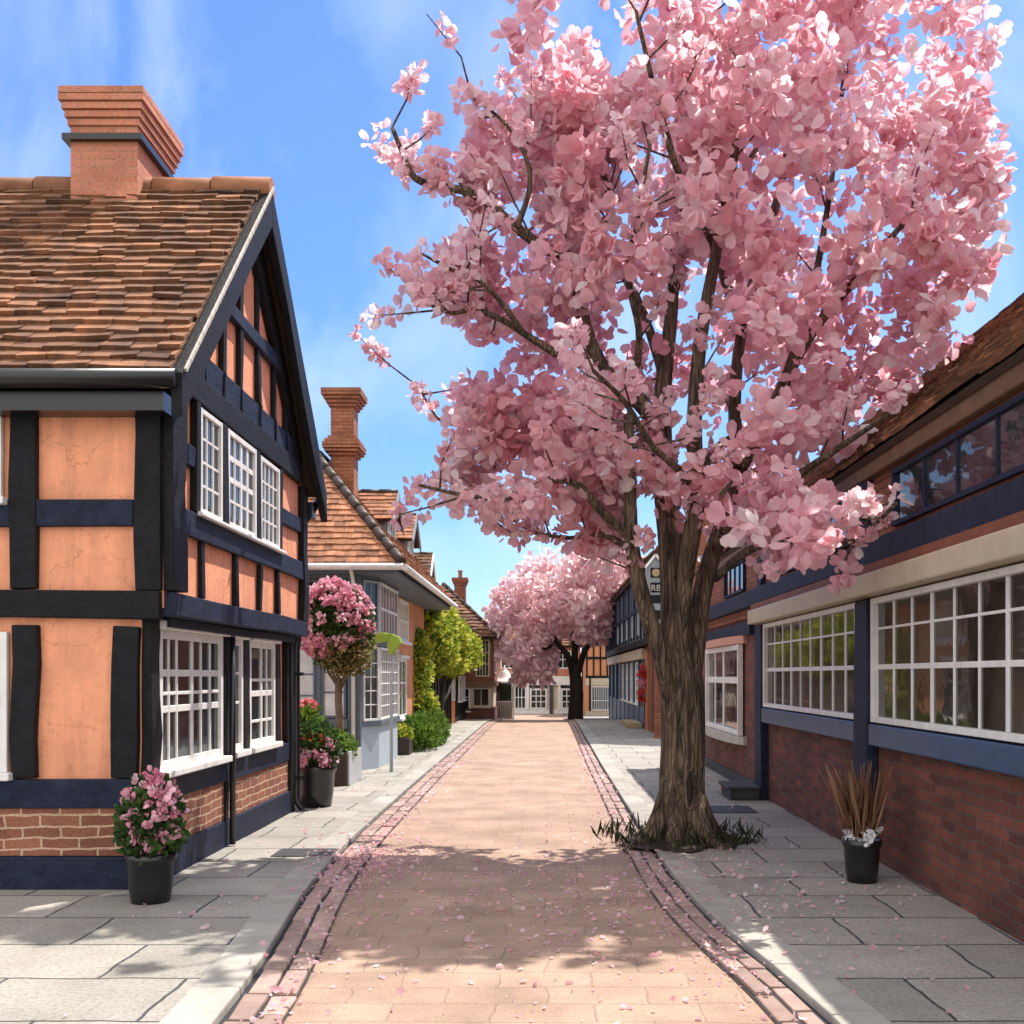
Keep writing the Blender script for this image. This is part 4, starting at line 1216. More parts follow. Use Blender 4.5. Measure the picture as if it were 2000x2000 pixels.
potted('black pot of pink and orange flowers at the corner of the timber house', (-3.42, 15.75, PZ), 0.285, 0.62, 'black_iron',
       [('pink_flower', 'rose_petal', (0, -0.05, 0.16), (0.36, 0.34, 0.24), 46), ('orange_flower', 'orange_petal', (-0.08, 0, 0.42), (0.24, 0.24, 0.16), 22)], (0.62, 1100))
potted('black pot of pale pink flowers against the timber house, nearest on the left', (-3.40, 9.12, PZ), 0.20, 0.42, 'black_iron',
       [('pink_flower', 'rose_petal', (0.02, -0.03, 0.34), (0.22, 0.22, 0.34), 44)], (0.62, 800))
# tulips on a stool
st = thing('plant_stool', 'dark wooden stool carrying the green tulip pot', 'stool', (-4.0, 17.4, PZ))
m = MB(); m.box(-4.24, -3.76, 17.16, 17.64, PZ + 0.66, PZ + 0.72); m.build('seat', 'dark_wood', st, 0.01)
for sx in (-1, 1):
    for sy in (-1, 1):
        m = MB(); m.box(-4 + sx * 0.19 - 0.025, -4 + sx * 0.19 + 0.025, 17.4 + sy * 0.19 - 0.025, 17.4 + sy * 0.19 + 0.025, PZ, PZ + 0.66); m.build('leg', 'dark_wood', st)
rt = thing('flower_pot', 'grey green pot of coral tulips standing behind the black flower pot', 'flower pot', (-4.0, 17.4, PZ + 0.722), 'flower pots along the pavement')
pot_mesh((-4.0, 17.4, PZ + 0.722), 0.22, 0.36).build('pot', 'green_glaze', rt)
soil_disc((-4.0, 17.4, PZ + 1.06), 0.19, rt)
foliage('foliage', rt, (-4.0, 17.4, PZ + 1.22), (0.26, 0.26, 0.18), 420, 0.14, 'grass_blade', up=1.0, wid=0.4)
blooms('coral_flower', rt, (-4.0, 17.4, PZ + 1.42), (0.2, 0.2, 0.08), 14, 10, 0.03, 0.075, 'coral_petal')
# pot with dry grass at the tavern
rg = thing('grass_pot', 'black pot of dry brown grass against the tavern brick wall', 'flower pot', (2.98, 10.0, PZ), 'flower pots along the pavement')
pot_mesh((2.98, 10.0, PZ), 0.17, 0.40).build('pot', 'black_iron', rg)
soil_disc((2.98, 10.0, PZ + 0.37), 0.15, rg)
n = 130
P = np.array([2.98, 10.0, PZ + 0.36]) + np.c_[rng.normal(0, 0.06, n), rng.normal(0, 0.06, n), np.zeros(n)]
leaf_mesh('grass', 'dry_grass', P, np.c_[rng.normal(0, 0.24, n), rng.normal(0, 0.24, n), np.ones(n)], rng.uniform(0.2, 0.85, n), rng.uniform(0, 1, n), rg, 0.06, 0.022)
blooms('pale_flower', rg, (2.98, 9.95, PZ + 0.44), (0.16, 0.16, 0.07), 14, 9, 0.02, 0.05, 'white_petal')

# big planter and rose tree
pl = thing('planter_box', 'grey zinc planter box with shade painted dark on its front under the pink rose tree', 'planter', (-3.88, 19.25, PZ))
m = MB(); m.box(-4.28, -3.50, 18.62, 18.66, PZ, PZ + 0.58); m.build('shade_dark_front', 'dark_wood', pl, 0.006)  # front of the zinc box, its shade put into a darker colour
m = MB(); m.box(-4.28, -3.48, 18.662, 19.9, PZ, PZ + 0.56)
m.box(-3.50, -3.46, 18.662, 19.92, PZ, PZ + 0.60); m.box(-4.30, -4.26, 18.662, 19.92, PZ + 0.0, PZ + 0.60); m.build('box', 'zinc_box', pl, 0.006)
m = MB(); m.box(-4.25, -3.51, 18.67, 19.88, PZ + 0.562, PZ + 0.575); m.build('soil', 'soil', pl)
foliage('foliage', pl, (-3.86, 19.2, PZ + 0.64), (0.42, 0.6, 0.28), 1300, 0.09, 'grass_blade', shell=0.2)
blooms('white_flower', pl, (-3.86, 19.15, PZ + 0.66), (0.36, 0.5, 0.26), 26, 8, 0.02, 0.045, 'white_petal', keep=lambda p: p[2] > PZ + 0.62)
rtx, rty = -3.75, 19.2
rtree = thing('rose_tree', 'standard rose tree with a round pink flowering head growing from the zinc planter', 'tree', (rtx, rty, PZ + 0.57))
m = MB()
m.tube([(rtx, rty, 0.6), (rtx + 0.02, rty, 1.1), (rtx - 0.01, rty, 1.55), (rtx, rty, 1.95)], [0.085, 0.07, 0.065, 0.07], 10)
for a in range(9):
    an = a * 2.4
    m.tube([(rtx, rty, 1.7 + 0.02 * a), (rtx + 0.18 * math.cos(an), rty + 0.18 * math.sin(an), 2.05), (rtx + 0.42 * math.cos(an), rty + 0.42 * math.sin(an), 2.5 + 0.05 * a)], [0.035, 0.026, 0.012], 6)
m.build('trunk', 'pale_bark', rtree)
foliage('foliage', rtree, (rtx, rty, 2.85), (0.62, 0.62, 0.78), 3600, 0.085, 'green_leaf', shell=0.35)
P = ball_pts((rtx + 0.12, rty - 0.05, 2.45), (0.56, 0.56, 0.5), 1500, 0.5)
leaf_mesh('olive_foliage', 'olive_leaf', P, rdirs(1500) + np.array([0, 0, 0.3]), 0.07 * rng.uniform(0.7, 1.3, 1500), rng.uniform(0, 1, 1500), rtree, 0.3, 0.7)
blooms('pink_flower', rtree, (rtx - 0.06, rty - 0.02, 2.97), (0.63, 0.62, 0.74), 330, 20, 0.06, 0.085, 'rose_petal', 0.92, keep=lambda p: noise.noise(Vector(p) * 3.1) > -0.08)

# low planter + bush
lp = thing('planter_box', 'low dark timber planter box beside the bay house doorway', 'planter', (-3.62, 26.2, PZ))
m = MB(); m.box(-3.95, -3.34, 25.9, 26.6, PZ, PZ + 0.40); m.build('box', 'dark_wood', lp, 0.01)
m = MB(); m.box(-3.90, -3.39, 25.95, 26.55, PZ + 0.402, PZ + 0.42); m.build('soil', 'soil', lp)
foliage('foliage', lp, (-3.62, 26.3, PZ + 0.5), (0.3, 0.34, 0.2), 500, 0.1, 'lime_leaf')


def bush(name, label, blobs, n, size, mat, trunk=None, cat='shrub', shell=0.45, cup=0.3, wid=0.65, up=0.3, loc=None, group=None):
    root = thing(name, label, cat, loc or (blobs[0][0][0], blobs[0][0][1], PZ), group)
    Ps, Ds, Ts, Ss = [], [], [], []
    vol = [b[1][0] * b[1][1] * b[1][2] for b in blobs]
    vs = sum(v ** 0.67 for v in vol)
    for (c, rad), v in zip(blobs, vol):
        k = int(n * v ** 0.67 / vs)
        P = ball_pts(c, rad, k, shell)
        lump = np.array([noise.noise(Vector(p) * 2.3) for p in P])
        P = P[lump > -0.32]; lump = lump[lump > -0.32]
        D = (P - np.array(c)) / np.array(rad) + rdirs(len(P)) * 0.8 + np.array([0, 0, up])
        Ps.append(P); Ds.append(D)
        Ts.append(np.clip(0.45 + lump * 0.9 + rng.normal(0, 0.12, len(P)), 0, 1)); Ss.append(size * rng.uniform(0.65, 1.35, len(P)))
    leaf_mesh('crown', mat, np.vstack(Ps), np.vstack(Ds), np.concatenate(Ss), np.concatenate(Ts), root, cup, wid)
    if trunk:
        m = MB()
        for pts, rr in trunk: m.tube(pts, rr, 7)
        m.build('trunk', 'dark_bark', root)
    return root


bush('grass_bush', 'low bright green grassy bush spilling onto the pavement below the climbing shrub',
     [((-3.35, 28.0, 0.40), (0.55, 1.2, 0.50)), ((-3.30, 29.8, 0.42), (0.5, 1.2, 0.52)), ((-3.45, 31.2, 0.5), (0.45, 1.0, 0.55))], 4200, 0.16, 'grass_blade', up=0.9, wid=0.35, shell=0.3)
def blob(px, py, Y, r, ry=None, rz=None):
    p = W(px, py, Y); return ((p.x, p.y, p.z), (r, ry or r, rz or r))
bush('climbing_shrub', 'yellow green column of climbing shrub against the house walls behind the low planter',
     [blob(778, 1225, 31.2, 0.5, 0.9, 0.6), blob(780, 1260, 31.2, 0.55, 1.0, 0.7), blob(776, 1300, 31.2, 0.45, 0.9, 0.7), blob(790, 1335, 31.2, 0.5, 0.9, 0.55), blob(795, 1360, 31.4, 0.4, 0.8, 0.4)], 6500, 0.15, 'lime_leaf',
     [([(-3.7, 32.0, 0.0), (-3.65, 31.8, 1.2), (-3.7, 31.6, 2.6)], [0.08, 0.06, 0.03])])
bush('climbing_tree', 'broad green tree crown overhanging the half-timbered wall under the brown roof',
     [blob(795, 1165, 34.0, 0.6, 1.0, 0.6), blob(822, 1180, 36.5, 0.75, 1.4, 0.8), blob(848, 1205, 39.5, 0.75, 1.5, 0.8), blob(873, 1225, 43.0, 0.7, 1.6, 0.7), blob(820, 1230, 36.5, 0.8, 1.4, 0.8), blob(850, 1245, 40, 0.75, 1.5, 0.6), blob(886, 1240, 45, 0.45, 1.0, 0.5), blob(812, 1200, 35, 0.7, 1.0, 0.8)], 9500, 0.19, 'lime_leaf',
     [([(-3.7, 36.5, 0.0), (-3.62, 36.6, 0.9), (-3.55, 36.9, 1.8), (-3.5, 37.4, 2.7)], [0.12, 0.1, 0.08, 0.05]), ([(-3.62, 36.6, 0.9), (-3.45, 37.6, 1.4), (-3.4, 38.8, 2.0)], [0.06, 0.045, 0.02])], 'tree')

# leaf-shaped lamp on a bracket
lx, ly = -3.24, 21.4
lamp = thing('leaf_lamp', 'lime green leaf-shaped lamp shade on a curved bracket beside the grey bay', 'lamp', (lx, ly, 0.06))
m = MB(); m.tube([(lx + 0.12, ly, 0.06), (lx + 0.12, ly, 2.0), (lx + 0.18, ly, 2.35), (lx + 0.26, ly, 2.5), (lx + 0.1, ly, 2.66)], [0.035, 0.028, 0.022, 0.018, 0.015], 8); m.build('pole', 'pale_blue_paint', lamp)
for nm, dirv, pts in (('leaf_shade', 0, [(-0.38, 0.02), (-0.28, 0.16), (-0.05, 0.22), (0.12, 0.18), (0.06, 0.02), (-0.1, -0.02), (-0.25, -0.04)]), ('leaf_shade', 1, [(0.14, 0.18), (0.3, 0.1), (0.33, -0.02), (0.2, -0.2), (0.12, -0.3), (0.05, -0.1), (0.07, 0.02)])):
    m = MB(); m.prism([(lx + a, ly - 0.12 - 0.25 * abs(a), 2.68 + b * 0.9) for a, b in pts], (0.02, 0.14, 0.0)); o = m.build(nm, 'lime_shade', lamp, 0.03)
# hanging red flowers on the blue shop
hp = W(1219, 1300, 37.4)
hang = thing('hanging_basket', 'hanging string of red and pink flowers on the orange timber panel of the blue shop', 'flowers', (3.48, 37.7, 1.0))
for i, (z, r_) in enumerate(((2.15, 0.2), (1.75, 0.15), (1.3, 0.17))):
    blooms('flower', hang, (3.42, 37.7, z), (r_ * 0.7, r_, r_), 10, 14, 0.04, 0.09, 'red_petal' if i != 1 else 'rose_petal')
m = MB(); m.tube([(3.42, 37.7, 0.95), (3.44, 37.72, 1.6), (3.45, 37.7, 2.4)], [0.02] * 3, 6); m.build('stem', 'dark_bark', hang)

# ------------------------------------------------------------------ big cherry tree
TY = 12.3
base = W(1285, 1612, TY); base.z = 0.06
tree = thing('cherry_tree', 'large pink cherry tree with a thick brown trunk on the right pavement', 'tree', tuple(base), 'pink cherry trees along the lane')


def path(pts, d0, d1, n_sub=4):
    """smooth polyline through (px, py) seen points, receding from depth d0 to d1"""
    P = []
    m = len(pts) - 1
    for i, (px, py) in enumerate(pts):
        P.append(W(px, py, TY + d0 + (d1 - d0) * i / m))
    out = []
    for i in range(m):
        p0, p1, p2, p3 = P[max(i - 1, 0)], P[i], P[i + 1], P[min(i + 2, m)]
        for k in range(n_sub):
            t = k / n_sub
            out.append(0.5 * ((2 * p1) + (p2 - p0) * t + (2 * p0 - 5 * p1 + 4 * p2 - p3) * t * t + (3 * p1 - p0 - 3 * p2 + p3) * t ** 3))
    out.append(P[-1])
    return out


def radii(n, r0, r1, e=0.8): return [0.004 + r0 * 1.08 + (r1 - r0) * (i / (n - 1)) ** e for i in range(n)]


tm = MB(); tk = MB()
tr = path([(1285, 1630), (1286, 1590), (1288, 1500), (1290, 1400), (1286, 1300), (1278, 1220), (1272, 1133), (1268, 1050), (1260, 960), (1250, 870), (1250, 740), (1266, 600), (1275, 460), (1290, 250), (1300, 60)], 0, 0.4, 5)
kr_ = [(0, .37), (1, .315), (2, .285), (3, .275), (4, .27), (5, .22), (6, .165), (7, .155), (8, .15), (9, .135), (10, .11), (11, .085), (12, .065), (13, .04), (14, .02)]
rr = [0.93 * lerp(kr_, i / 5) for i in range(len(tr))]
tk.tube(tr, rr, 30, flute=5, famp=0.09)
for a, l in ((0.2, 0.75), (1.3, 0.6), (2.5, 0.7), (3.5, 0.8), (4.4, 0.6), (5.4, 0.75)):   # root flare
    bx, by = base.x, base.y
    tk.tube([(bx + 0.15 * math.cos(a), by + 0.15 * math.sin(a), 0.75), (bx + 0.27 * math.cos(a), by + 0.27 * math.sin(a), 0.36), (bx + 0.42 * math.cos(a), by + 0.42 * math.sin(a), 0.14), (bx + l * math.cos(a + 0.15), by + l * math.sin(a + 0.15), 0.03)], [0.10, 0.12, 0.10, 0.03], 9)
limbs = []
def limb(pts, d0, d1, r0, r1, seg=10, fl=0, store=True):
    p = path(pts, d0, d1)
    ra = radii(len(p), r0, r1)
    if fl:
        ra = [r * min(1, 0.35 + 0.65 * i / 9) for i, r in enumerate(ra)]
    (tk if fl else tm).tube(p, ra, seg, flute=fl, famp=0.07 if fl else 0)
    if store: limbs.append((p, r0, r1))
    return p
limbs.append((tr[35:], 0.12, 0.02))
limb([(1266, 1420), (1262, 1330), (1243, 1230), (1214, 1133), (1197, 1060), (1190, 985), (1188, 880), (1186, 780)], 0, -0.5, 0.125, 0.045, 14, 4)
limb([(1288, 1230), (1290, 1130), (1298, 1050), (1314, 940), (1310, 800), (1322, 640), (1352, 470), (1385, 300), (1400, 120)], -0.05, -0.6, 0.14, 0.025, 14, 4)
limb([(1305, 1430), (1305, 1330), (1311, 1230), (1322, 1133), (1340, 1060), (1364, 990), (1392, 890), (1386, 770), (1400, 620), (1440, 470), (1478, 330), (1500, 180)], 0, 0.9, 0.145, 0.03, 14, 4)
limb([(1246, 860), (1222, 775), (1150, 712), (1110, 640), (1092, 560), (1072, 486), (1030, 470), (975, 430), (900, 368), (832, 352), (782, 335), (758, 285), (740, 240)], 0.2, -0.9, 0.11, 0.010)
limb([(1112, 685), (1060, 672), (1005, 640), (950, 605), (895, 585), (845, 590), (785, 560)], -0.1, -1.1, 0.05, 0.008)
limb([(985, 625), (945, 570), (905, 530), (850, 508), (795, 478)], -0.6, -1.3, 0.03, 0.007)
limb([(1190, 870), (1135, 812), (1080, 788), (1030, 815), (985, 850), (930, 870), (850, 868)], -0.45, 0.7, 0.05, 0.008)
limb([(1075, 790), (1010, 770), (930, 780), (840, 800), (790, 730)], 0.3, 1.1, 0.03, 0.007)
limb([(1192, 1015), (1135, 965), (1085, 912), (1020, 908), (960, 940), (880, 935), (790, 915)], -0.3, -1.4, 0.055, 0.008)
limb([(1196, 1040), (1140, 1010), (1075, 1015), (1000, 1005), (945, 1000)], -0.3, 0.6, 0.035, 0.007)
limb([(1095, 545), (1125, 470), (1150, 400), (1140, 330), (1120, 250), (1130, 150)], -0.3, 0.8, 0.045, 0.01)
limb([(1170, 735), (1200, 690), (1205, 620), (1185, 520), (1205, 400), (1230, 250)], 0.1, -1.2, 0.05, 0.01)
limb([(975, 430), (1000, 350), (985, 280), (940, 220), (880, 180)], -0.5, -0.6, 0.03, 0.007)
limb([(1350, 470), (1310, 380), (1270, 300), (1230, 150), (1200, 20)], -0.3, -1.6, 0.05, 0.012)
limb([(1394, 880), (1450, 790), (1500, 680), (1560, 590), (1640, 500), (1720, 400)], 0.3, -0.6, 0.10, 0.015)
limb([(1400, 610), (1360, 500), (1370, 400), (1440, 260), (1560, 120)], 0.4, 2.0, 0.06, 0.015)
limb([(1372, 1000), (1430, 950), (1500, 900), (1590, 840), (1680, 780)], 0.1, -1.4, 0.07, 0.012)
limb([(1350, 1090), (1410, 1040), (1480, 1020), (1560, 1030), (1630, 1005), (1690, 950)], 0.0, -3.0, 0.05, 0.010)
limb([(1480, 720), (1530, 560), (1560, 400), (1580, 250), (1600, 60)], 0.0, 0.4, 0.05, 0.012)
limb([(1315, 900), (1360, 840), (1440, 800), (1540, 760), (1640, 700), (1760, 620)], -0.1, 1.8, 0.06, 0.012)
limb([(1262, 980), (1240, 900), (1200, 840), (1150, 850), (1080, 870)], 0.1, 2.3, 0.06, 0.012)
limb([(1310, 980), (1290, 900), (1230, 840), (1180, 760), (1120, 700)], -0.1, -2.4, 0.05, 0.012)
limb([(1250, 700), (1200, 560), (1120, 440), (1050, 330), (1000, 200)], 0.3, 2.4, 0.06, 0.012)
# twigs
tips = []
for p, r0, r1 in limbs:
    L = len(p)
    for i in range(int(L * 0.35), L):
        if random.random() < 0.55:
            t = (p[min(i + 1, L - 1)] - p[max(i - 1, 0)]).normalized()
            d = (t * 0.5 + Vector((random.gauss(0, 0.7), random.gauss(0, 0.7), random.gauss(0.35, 0.5)))).normalized()
            ln = random.uniform(0.3, 0.9)
            q1 = p[i] + d * ln * 0.5 + Vector((random.gauss(0, 0.05), random.gauss(0, 0.05), 0.02))
            q2 = p[i] + d * ln + Vector((random.gauss(0, 0.08), random.gauss(0, 0.08), 0.08))
            if q2.x > 3.2 and q2.z < 4.6: continue
            tm.tube([p[i], q1, q2], [0.014, 0.010, 0.005], 5, cap=False)
            tips.append((q1, q2))
trunk = tk.build('trunk', 'bark', tree)
md = trunk.modifiers.new('Remesh', 'REMESH'); md.mode = 'VOXEL'; md.voxel_size = 0.02; md.use_smooth_shade = True
md = trunk.modifiers.new('Smooth', 'SMOOTH'); md.iterations = 5; md.factor = 0.5
tm.build('branches', 'bark', tree)
hc = W(1303, 1490, 12.01)
hm = MB()
hm.cur = 0
loop = []
for i in range(25):
    a = 2 * math.pi * i / 24
    loop.append(hc + Vector((0.055 * math.cos(a), 0.01 + 0.035 * abs(math.cos(a)), 0.22 * math.sin(a) * (1 - 0.15 * math.cos(a)))))
hm.tube(loop, [0.022] * 25, 8)
hm.cur = 1
for i in range(24): hm.face([loop[i], loop[i + 1], hc + Vector((0, 0.02, 0))])
ho = hm.build('hollow', ['bark', 'dark_bark'], trunk)

poly = [(985, -120), (960, 60), (935, 120), (900, 170), (870, 190), (905, 240), (880, 300), (890, 350), (945, 400), (905, 440), (850, 470), (850, 540), (870, 610), (960, 650), (925, 700), (850, 740), (860, 785), (930, 800), (880, 860), (850, 890), (830, 930), (900, 955), (960, 985), (1060, 1010), (1140, 1020), (1190, 985), (1260, 960), (1300, 985), (1335, 1000), (1345, 1060), (1370, 1105), (1430, 1110), (1480, 1085), (1560, 1092), (1640, 1060), (1700, 1010), (1790, 900), (1850, 700), (1880, 400), (1870, 100), (1820, -120)]
PA = np.array(poly, float)


def inside(px, py):
    j = len(PA) - 1
    r = np.zeros(len(px), bool)
    for i in range(len(PA)):
        xi, yi = PA[i]; xj, yj = PA[j]
        c = ((yi > py) != (yj > py)) & (px < (xj - xi) * (py - yi) / (yj - yi + 1e-9) + xi)
        r ^= c; j = i
    return r


def edge_dist(px, py):
    d = np.full(len(px), 1e9)
    for i in range(len(PA)):
        a = PA[i - 1]; b = PA[i]
        ab = b - a
        t = np.clip(((px - a[0]) * ab[0] + (py - a[1]) * ab[1]) / (ab @ ab), 0, 1)
        d = np.minimum(d, np.hypot(px - a[0] - t * ab[0], py - a[1] - t * ab[1]))
    return d


N = 26000
px = rng.uniform(800, 1890, N); py = rng.uniform(-120, 1115, N)
k = inside(px, py); px, py = px[k], py[k]
ed = edge_dist(px, py)
half = 0.25 + np.where(px < 1200, 1.3, 2.0) * np.sqrt(np.clip(1 - (1 - np.clip(ed / 300, 0, 1)) ** 2, 0, 1))
dep = rng.uniform(-0.65, 1, len(px)) * half
low = (py > 940) & (px > 1330)
dep = np.where(low, -rng.uniform(0.0, 2.6, len(dep)), dep)
dep = np.where(low & (px > 1500), -rng.uniform(1.6, 3.4, len(dep)), dep)
thin_low = low & (rng.random(len(px)) < 0.2)
Y = TY + dep
C = np.c_[(px - 1030) / 2000 * Y, Y, EYE - (py - 1275) / 2000 * Y]
nz = np.array([noise.noise(Vector((c[0], c[1] * 0.45, c[2])) * 1.5) + 0.6 * noise.noise(Vector((c[0], c[1] * 0.5, c[2])) * 3.2) for c in C])
core = (px > 1165) & (px < 1425) & (py > 520) & (py < 900)
core2 = (px > 1170) & (px < 1400) & (py > 930)
keep = (nz > np.where(px < 1150, 0.07, 0.19)) & (rng.random(len(px)) < np.where(px < 1150, 0.27, 0.29))
keep &= ~(core & (rng.random(len(px)) < np.where(dep < 0.7, 0.90, 0.5)))
keep &= ~(core2 & (dep < 0.6) & (rng.random(len(px)) < 0.85))
keep &= ~((C[:, 0] > 3.0) & (C[:, 2] < 4.5 + (C[:, 0] - 3.27) * 0.9))
keep &= ~thin_low
C = C[keep]; nz = nz[keep]; dsel = dep[keep]
print('crown clusters', len(C))
tone = np.clip(0.42 + 0.5 * np.array([noise.noise(Vector(c) * 0.9 + Vector((9, 3, 1))) for c in C]) + rng.normal(0, 0.2, len(C)), 0, 1)
hl = rng.random(len(C)) < 0.15
tone = np.where(hl, 1.0, tone)
P1, D1, S1, T1 = pompoms(C, 9, 0.125, 0.165, tone, 0.22)
E = []
for q1, q2 in tips:
    for t in np.linspace(0.15, 1.05, 6):
        if random.random() < 0.8: E.append(tuple(q1.lerp(q2, t) + Vector((random.gauss(0, 0.035), random.gauss(0, 0.035), random.gauss(0, 0.035)))))
for p, r0, r1 in limbs:
    if r1 < 0.011:
        for i in range(int(len(p) * 0.6), len(p)):
            for _ in range(2):
                if random.random() < 0.7: E.append(tuple(p[i] + Vector((random.gauss(0, 0.07), random.gauss(0, 0.07), random.gauss(0, 0.07)))))
E = np.array(E)
E = E[~((E[:, 0] > 3.1) & (E[:, 2] < 4.7))]
P2, D2, S2, T2 = pompoms(E, 7, 0.055, 0.105, np.clip(rng.normal(0.72, 0.2, len(E)), 0, 1), 0.2)
leaf_mesh('crown', 'blossom', np.vstack([P1, P2]), np.vstack([D1, D2]), np.r_[S1, S2], np.r_[T1, T2], tree, 0.26, 0.92, True)

# earth round the trunk, grass, fallen petals
m = MB()
ring = []
for i in range(36):
    a = 2 * math.pi * i / 36
    r_ = 0.62 + 0.12 * math.sin(3 * a + 1) + 0.07 * math.sin(7 * a)
    ring.append(Vector((base.x + r_ * 1.15 * math.cos(a), base.y + r_ * math.sin(a), PZ + 0.020)))
cpt = Vector((base.x, base.y, PZ + 0.09))
for i in range(36): m.face([ring[i], ring[(i + 1) % 36], cpt], True)
struct(m.build('tree_earth', 'earth'))
n = 380
an = rng.uniform(0, 2 * np.pi, n); rr_ = rng.uniform(0.34, 0.9, n)
P = np.c_[base.x + rr_ * 1.1 * np.cos(an), base.y + rr_ * np.sin(an), np.full(n, PZ + 0.03)]
o = leaf_mesh('grass', 'dark_grass', P, np.c_[rng.normal(0, 0.5, n), rng.normal(0, 0.5, n), np.ones(n)], rng.uniform(0.05, 0.26, n), rng.uniform(0, 1, n), None, 0.1, 0.07)
o['kind'] = 'stuff'; o['label'] = 'dark tufts of grass round the foot of the big tree'; o['category'] = 'grass'
n = 1500
P = np.c_[rng.normal(0.6, 1.4, n), rng.normal(9.6, 1.8, n)]
gy_ = rng.uniform(6, 30, 1500)
P = np.vstack([P, np.c_[np.where(rng.random(1500) < 0.5, [kl(v) - 0.02 for v in gy_], [kr(v) + 0.02 for v in gy_]) + rng.normal(0, 0.10, 1500), gy_]])
q = 650
P = np.vstack([P, np.c_[rng.normal(-1.95, 0.28, q), rng.normal(11.1, 0.75, q)], np.c_[rng.uniform(-3.4, -1.5, 160), rng.uniform(8, 26, 160)], np.c_[rng.uniform(0, 3, 200), rng.uniform(6, 20, 200)]])
P = P[(P[:, 1] > 5) & (P[:, 0] > -3.5) & (P[:, 0] < 3.3)]
zz = np.array([(0.012 if kl(y) < x < kr(y) else 0.055 if (kl(y) - 0.36 < x <= kl(y) or kr(y) <= x < kr(y) + 0.31) else PZ + 0.02) for x, y in P])
n = len(P)
o = leaf_mesh('fallen_petals', 'blossom', np.c_[P, zz], np.c_[rdirs(n)[:, :2], rng.uniform(-0.02, 0.1, n)], 0.018 + 0.05 * rng.random(n) ** 2.2, rng.uniform(0.2, 1, n), None, 0.2, 0.8)
o['kind'] = 'stuff'; o['label'] = 'fallen pink petals scattered over the lane and pavement'; o['category'] = 'petals'

# ------------------------------------------------------------------ far cherry tree
FY = 52.0
fb = W(1085, 1358, FY)
ft = thing('cherry_tree', 'smaller pink weeping cherry tree with dark trunk at the far end of the lane', 'tree', (fb.x, FY, gz(FY)), 'pink cherry trees along the lane')
m = MB()
def fpath(pts, d1): return [W(a, b, FY + d1 * i / (len(pts) - 1)) for i, (a, b) in enumerate(pts)]
def ftube(pts, d1, r0, r1):
    p = fpath(pts, d1); m.tube(p, radii(len(p), r0, r1), 10)
ftube([(1086, 1366), (1086, 1340), (1088, 1310), (1086, 1280), (1082, 1255)], 0, 0.38, 0.24)
ftube([(1084, 1275), (1070, 1235), (1045, 1205), (1020, 1190), (985, 1190)], -1.5, 0.18, 0.04)
ftube([(1083, 1270), (1085, 1220), (1078, 1185), (1070, 1140), (1050, 1090)], 0.6, 0.18, 0.04)
ftube([(1088, 1275), (1102, 1230), (1122, 1200), (1140, 1160), (1165, 1110)], -0.6, 0.17, 0.04)
ftube([(1095, 1250), (1110, 1215), (1110, 1180), (1120, 1130)], 1.5, 0.12, 0.04)
ftube([(1050, 1212), (1030, 1225), (1000, 1215), (975, 1225)], -2.0, 0.07, 0.03)
ftube([(1075, 1160), (1020, 1130), (970, 1120)], 1.0, 0.07, 0.02)
m.build('trunk', 'dark_bark', ft)
PA = np.array([(930, 1120), (960, 1080), (1000, 1055), (1060, 1030), (1120, 1015), (1180, 1030), (1215, 1065), (1205, 1095), (1165, 1140), (1145, 1180), (1135, 1205), (1100, 1208), (1062, 1190), (1040, 1215), (1045, 1260), (1030, 1285), (960, 1287), (945, 1260), (950, 1210), (932, 1180), (922, 1150)], float)
N = 9000
px = rng.uniform(920, 1216, N); py = rng.uniform(1014, 1288, N)
k = inside(px, py) & ~((px < 976) & (py > 1240)); px, py = px[k], py[k]
half = 0.4 + 2.9 * np.sqrt(np.clip(1 - (1 - np.clip(edge_dist(px, py) / 75, 0, 1)) ** 2, 0, 1))
dep = rng.uniform(-1, 1, len(px)) * half
Yf = FY + dep
C = np.c_[(px - 1030) / 2000 * Yf, Yf, EYE - (py - 1275) / 2000 * Yf]
nz = np.array([noise.noise(Vector((c[0], c[1], c[2] * 0.6)) * 1.1) for c in C])
C = C[(nz > -0.10) & (rng.random(len(C)) < 0.42)]
tone = np.clip(0.5 + 0.55 * np.array([noise.noise(Vector((c[0], c[1], c[2] * 0.5)) * 0.8) for c in C]) + rng.normal(0, 0.12, len(C)), 0, 1)
P, D, S_, T_ = pompoms(C, 6, 0.2, 0.34, tone, 0.25)
D[:, 2] -= 0.7
leaf_mesh('crown', 'far_blossom', P, D, S_, T_, ft, 0.2, 0.7)

# ------------------------------------------------------------------ light and sky
EL, AZ = 61.0, 42.0
sd = bpy.data.lights.new('sun', 'SUN'); so = bpy.data.objects.new('sun', sd); COL.objects.link(so)
sd.energy = 3.9; sd.angle = R(0.55); sd.color = (1.0, 0.925, 0.82)
dirv = Vector((math.sin(R(AZ)) * math.cos(R(EL)), math.cos(R(AZ)) * math.cos(R(EL)), math.sin(R(EL))))
so.rotation_euler = (-dirv).to_track_quat('-Z', 'Y').to_euler()
so.location = (20, 30, 60)
w = bpy.data.worlds.new('World'); scene.world = w; w.use_nodes = True
nt = w.node_tree
for n_ in list(nt.nodes): nt.nodes.remove(n_)
out = nt.nodes.new('ShaderNodeOutputWorld'); bg = nt.nodes.new('ShaderNodeBackground')
sky = nt.nodes.new('ShaderNodeTexSky'); sky.sky_type = 'NISHITA'; sky.sun_disc = False
sky.sun_elevation = R(EL); sky.sun_rotation = R(AZ); sky.air_density = 0.9; sky.dust_density = 0.0; sky.ozone_density = 2.0
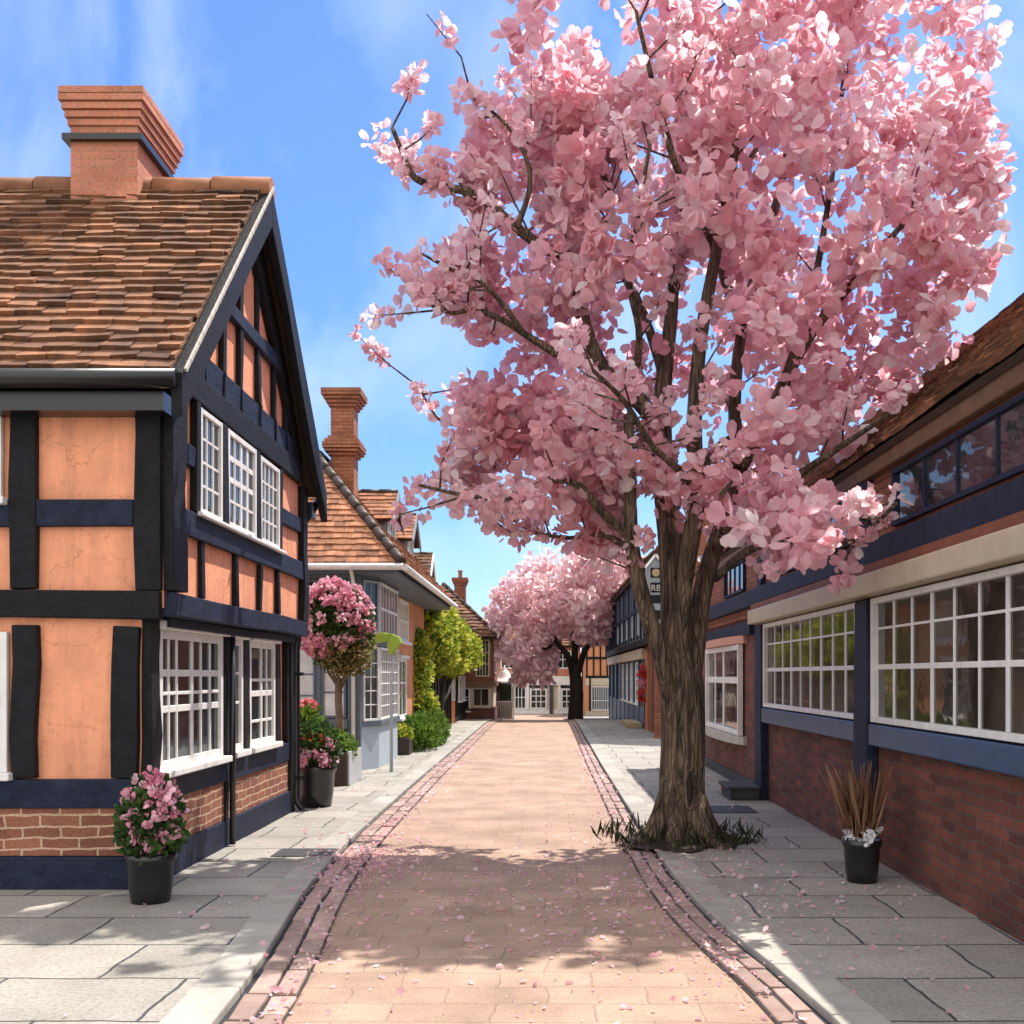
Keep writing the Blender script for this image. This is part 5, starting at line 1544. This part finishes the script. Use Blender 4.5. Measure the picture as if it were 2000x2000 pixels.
tc = nt.nodes.new('ShaderNodeTexCoord')
mp = nt.nodes.new('ShaderNodeMapping'); mp.inputs['Scale'].default_value = (2.2, 2.2, 1.3); mp.inputs['Rotation'].default_value = (0.3, 0.5, 0.2)
nt.links.new(tc.outputs['Generated'], mp.inputs[0])
cn = nt.nodes.new('ShaderNodeTexNoise'); cn.inputs['Scale'].default_value = 1.9; cn.inputs['Detail'].default_value = 7; cn.inputs['Roughness'].default_value = 0.55; cn.inputs['Distortion'].default_value = 1.2
nt.links.new(mp.outputs[0], cn.inputs['Vector'])
cr = ramp(nt, [(0.44, (0, 0, 0)), (0.80, (0.65, 0.65, 0.65))])
nt.links.new(cn.outputs[0], cr.inputs[0])
hs = nt.nodes.new('ShaderNodeHueSaturation'); hs.inputs['Saturation'].default_value = 0.98
nt.links.new(sky.outputs[0], hs.inputs['Color'])
gm = mixc(nt, 1.0, hs.outputs[0], (0.93, 0.97, 0.98), 'MULTIPLY')
sx = nt.nodes.new('ShaderNodeSeparateXYZ'); nt.links.new(tc.outputs['Generated'], sx.inputs[0])
zr_ = ramp(nt, [(0.0, (0.42, 0.48, 0.60)), (0.12, (0.46, 0.56, 0.72)), (0.3, (0.50, 0.64, 0.88)), (0.5, (0.58, 0.70, 1.0)), (1.0, (0.8, 0.9, 1.0))])
nt.links.new(sx.outputs['Z'], zr_.inputs[0])
gm = mixc(nt, 1.0, gm, zr_.outputs[0], 'MULTIPLY')
cl = mixc(nt, cr.outputs[0], gm, (3.6, 4.2, 4.9))
dt = nt.nodes.new('ShaderNodeVectorMath'); dt.operation = 'DOT_PRODUCT'  # unseen bright clouds behind and above the camera, added as neutral fill light
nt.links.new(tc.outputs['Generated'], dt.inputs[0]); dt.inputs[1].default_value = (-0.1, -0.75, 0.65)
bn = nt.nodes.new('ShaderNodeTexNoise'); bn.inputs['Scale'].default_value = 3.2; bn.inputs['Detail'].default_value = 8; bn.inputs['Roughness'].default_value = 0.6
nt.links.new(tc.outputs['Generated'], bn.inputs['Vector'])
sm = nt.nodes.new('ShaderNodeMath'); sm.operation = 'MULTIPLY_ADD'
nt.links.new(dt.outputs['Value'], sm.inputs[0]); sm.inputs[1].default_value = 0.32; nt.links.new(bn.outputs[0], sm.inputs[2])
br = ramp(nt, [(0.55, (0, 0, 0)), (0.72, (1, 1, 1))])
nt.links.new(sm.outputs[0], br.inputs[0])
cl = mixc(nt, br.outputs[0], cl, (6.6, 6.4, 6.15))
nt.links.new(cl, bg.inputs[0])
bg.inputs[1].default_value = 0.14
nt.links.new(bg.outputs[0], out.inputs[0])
vs = scene.view_settings
vs.view_transform = 'Standard'; vs.look = 'None'; vs.gamma = 1.0; vs.exposure = 0.95; vs.use_curve_mapping = False
scene.render.engine = 'CYCLES'
scene.cycles.max_bounces = 6
for o in list(bpy.data.objects):
    if '_b' in o: del o['_b']
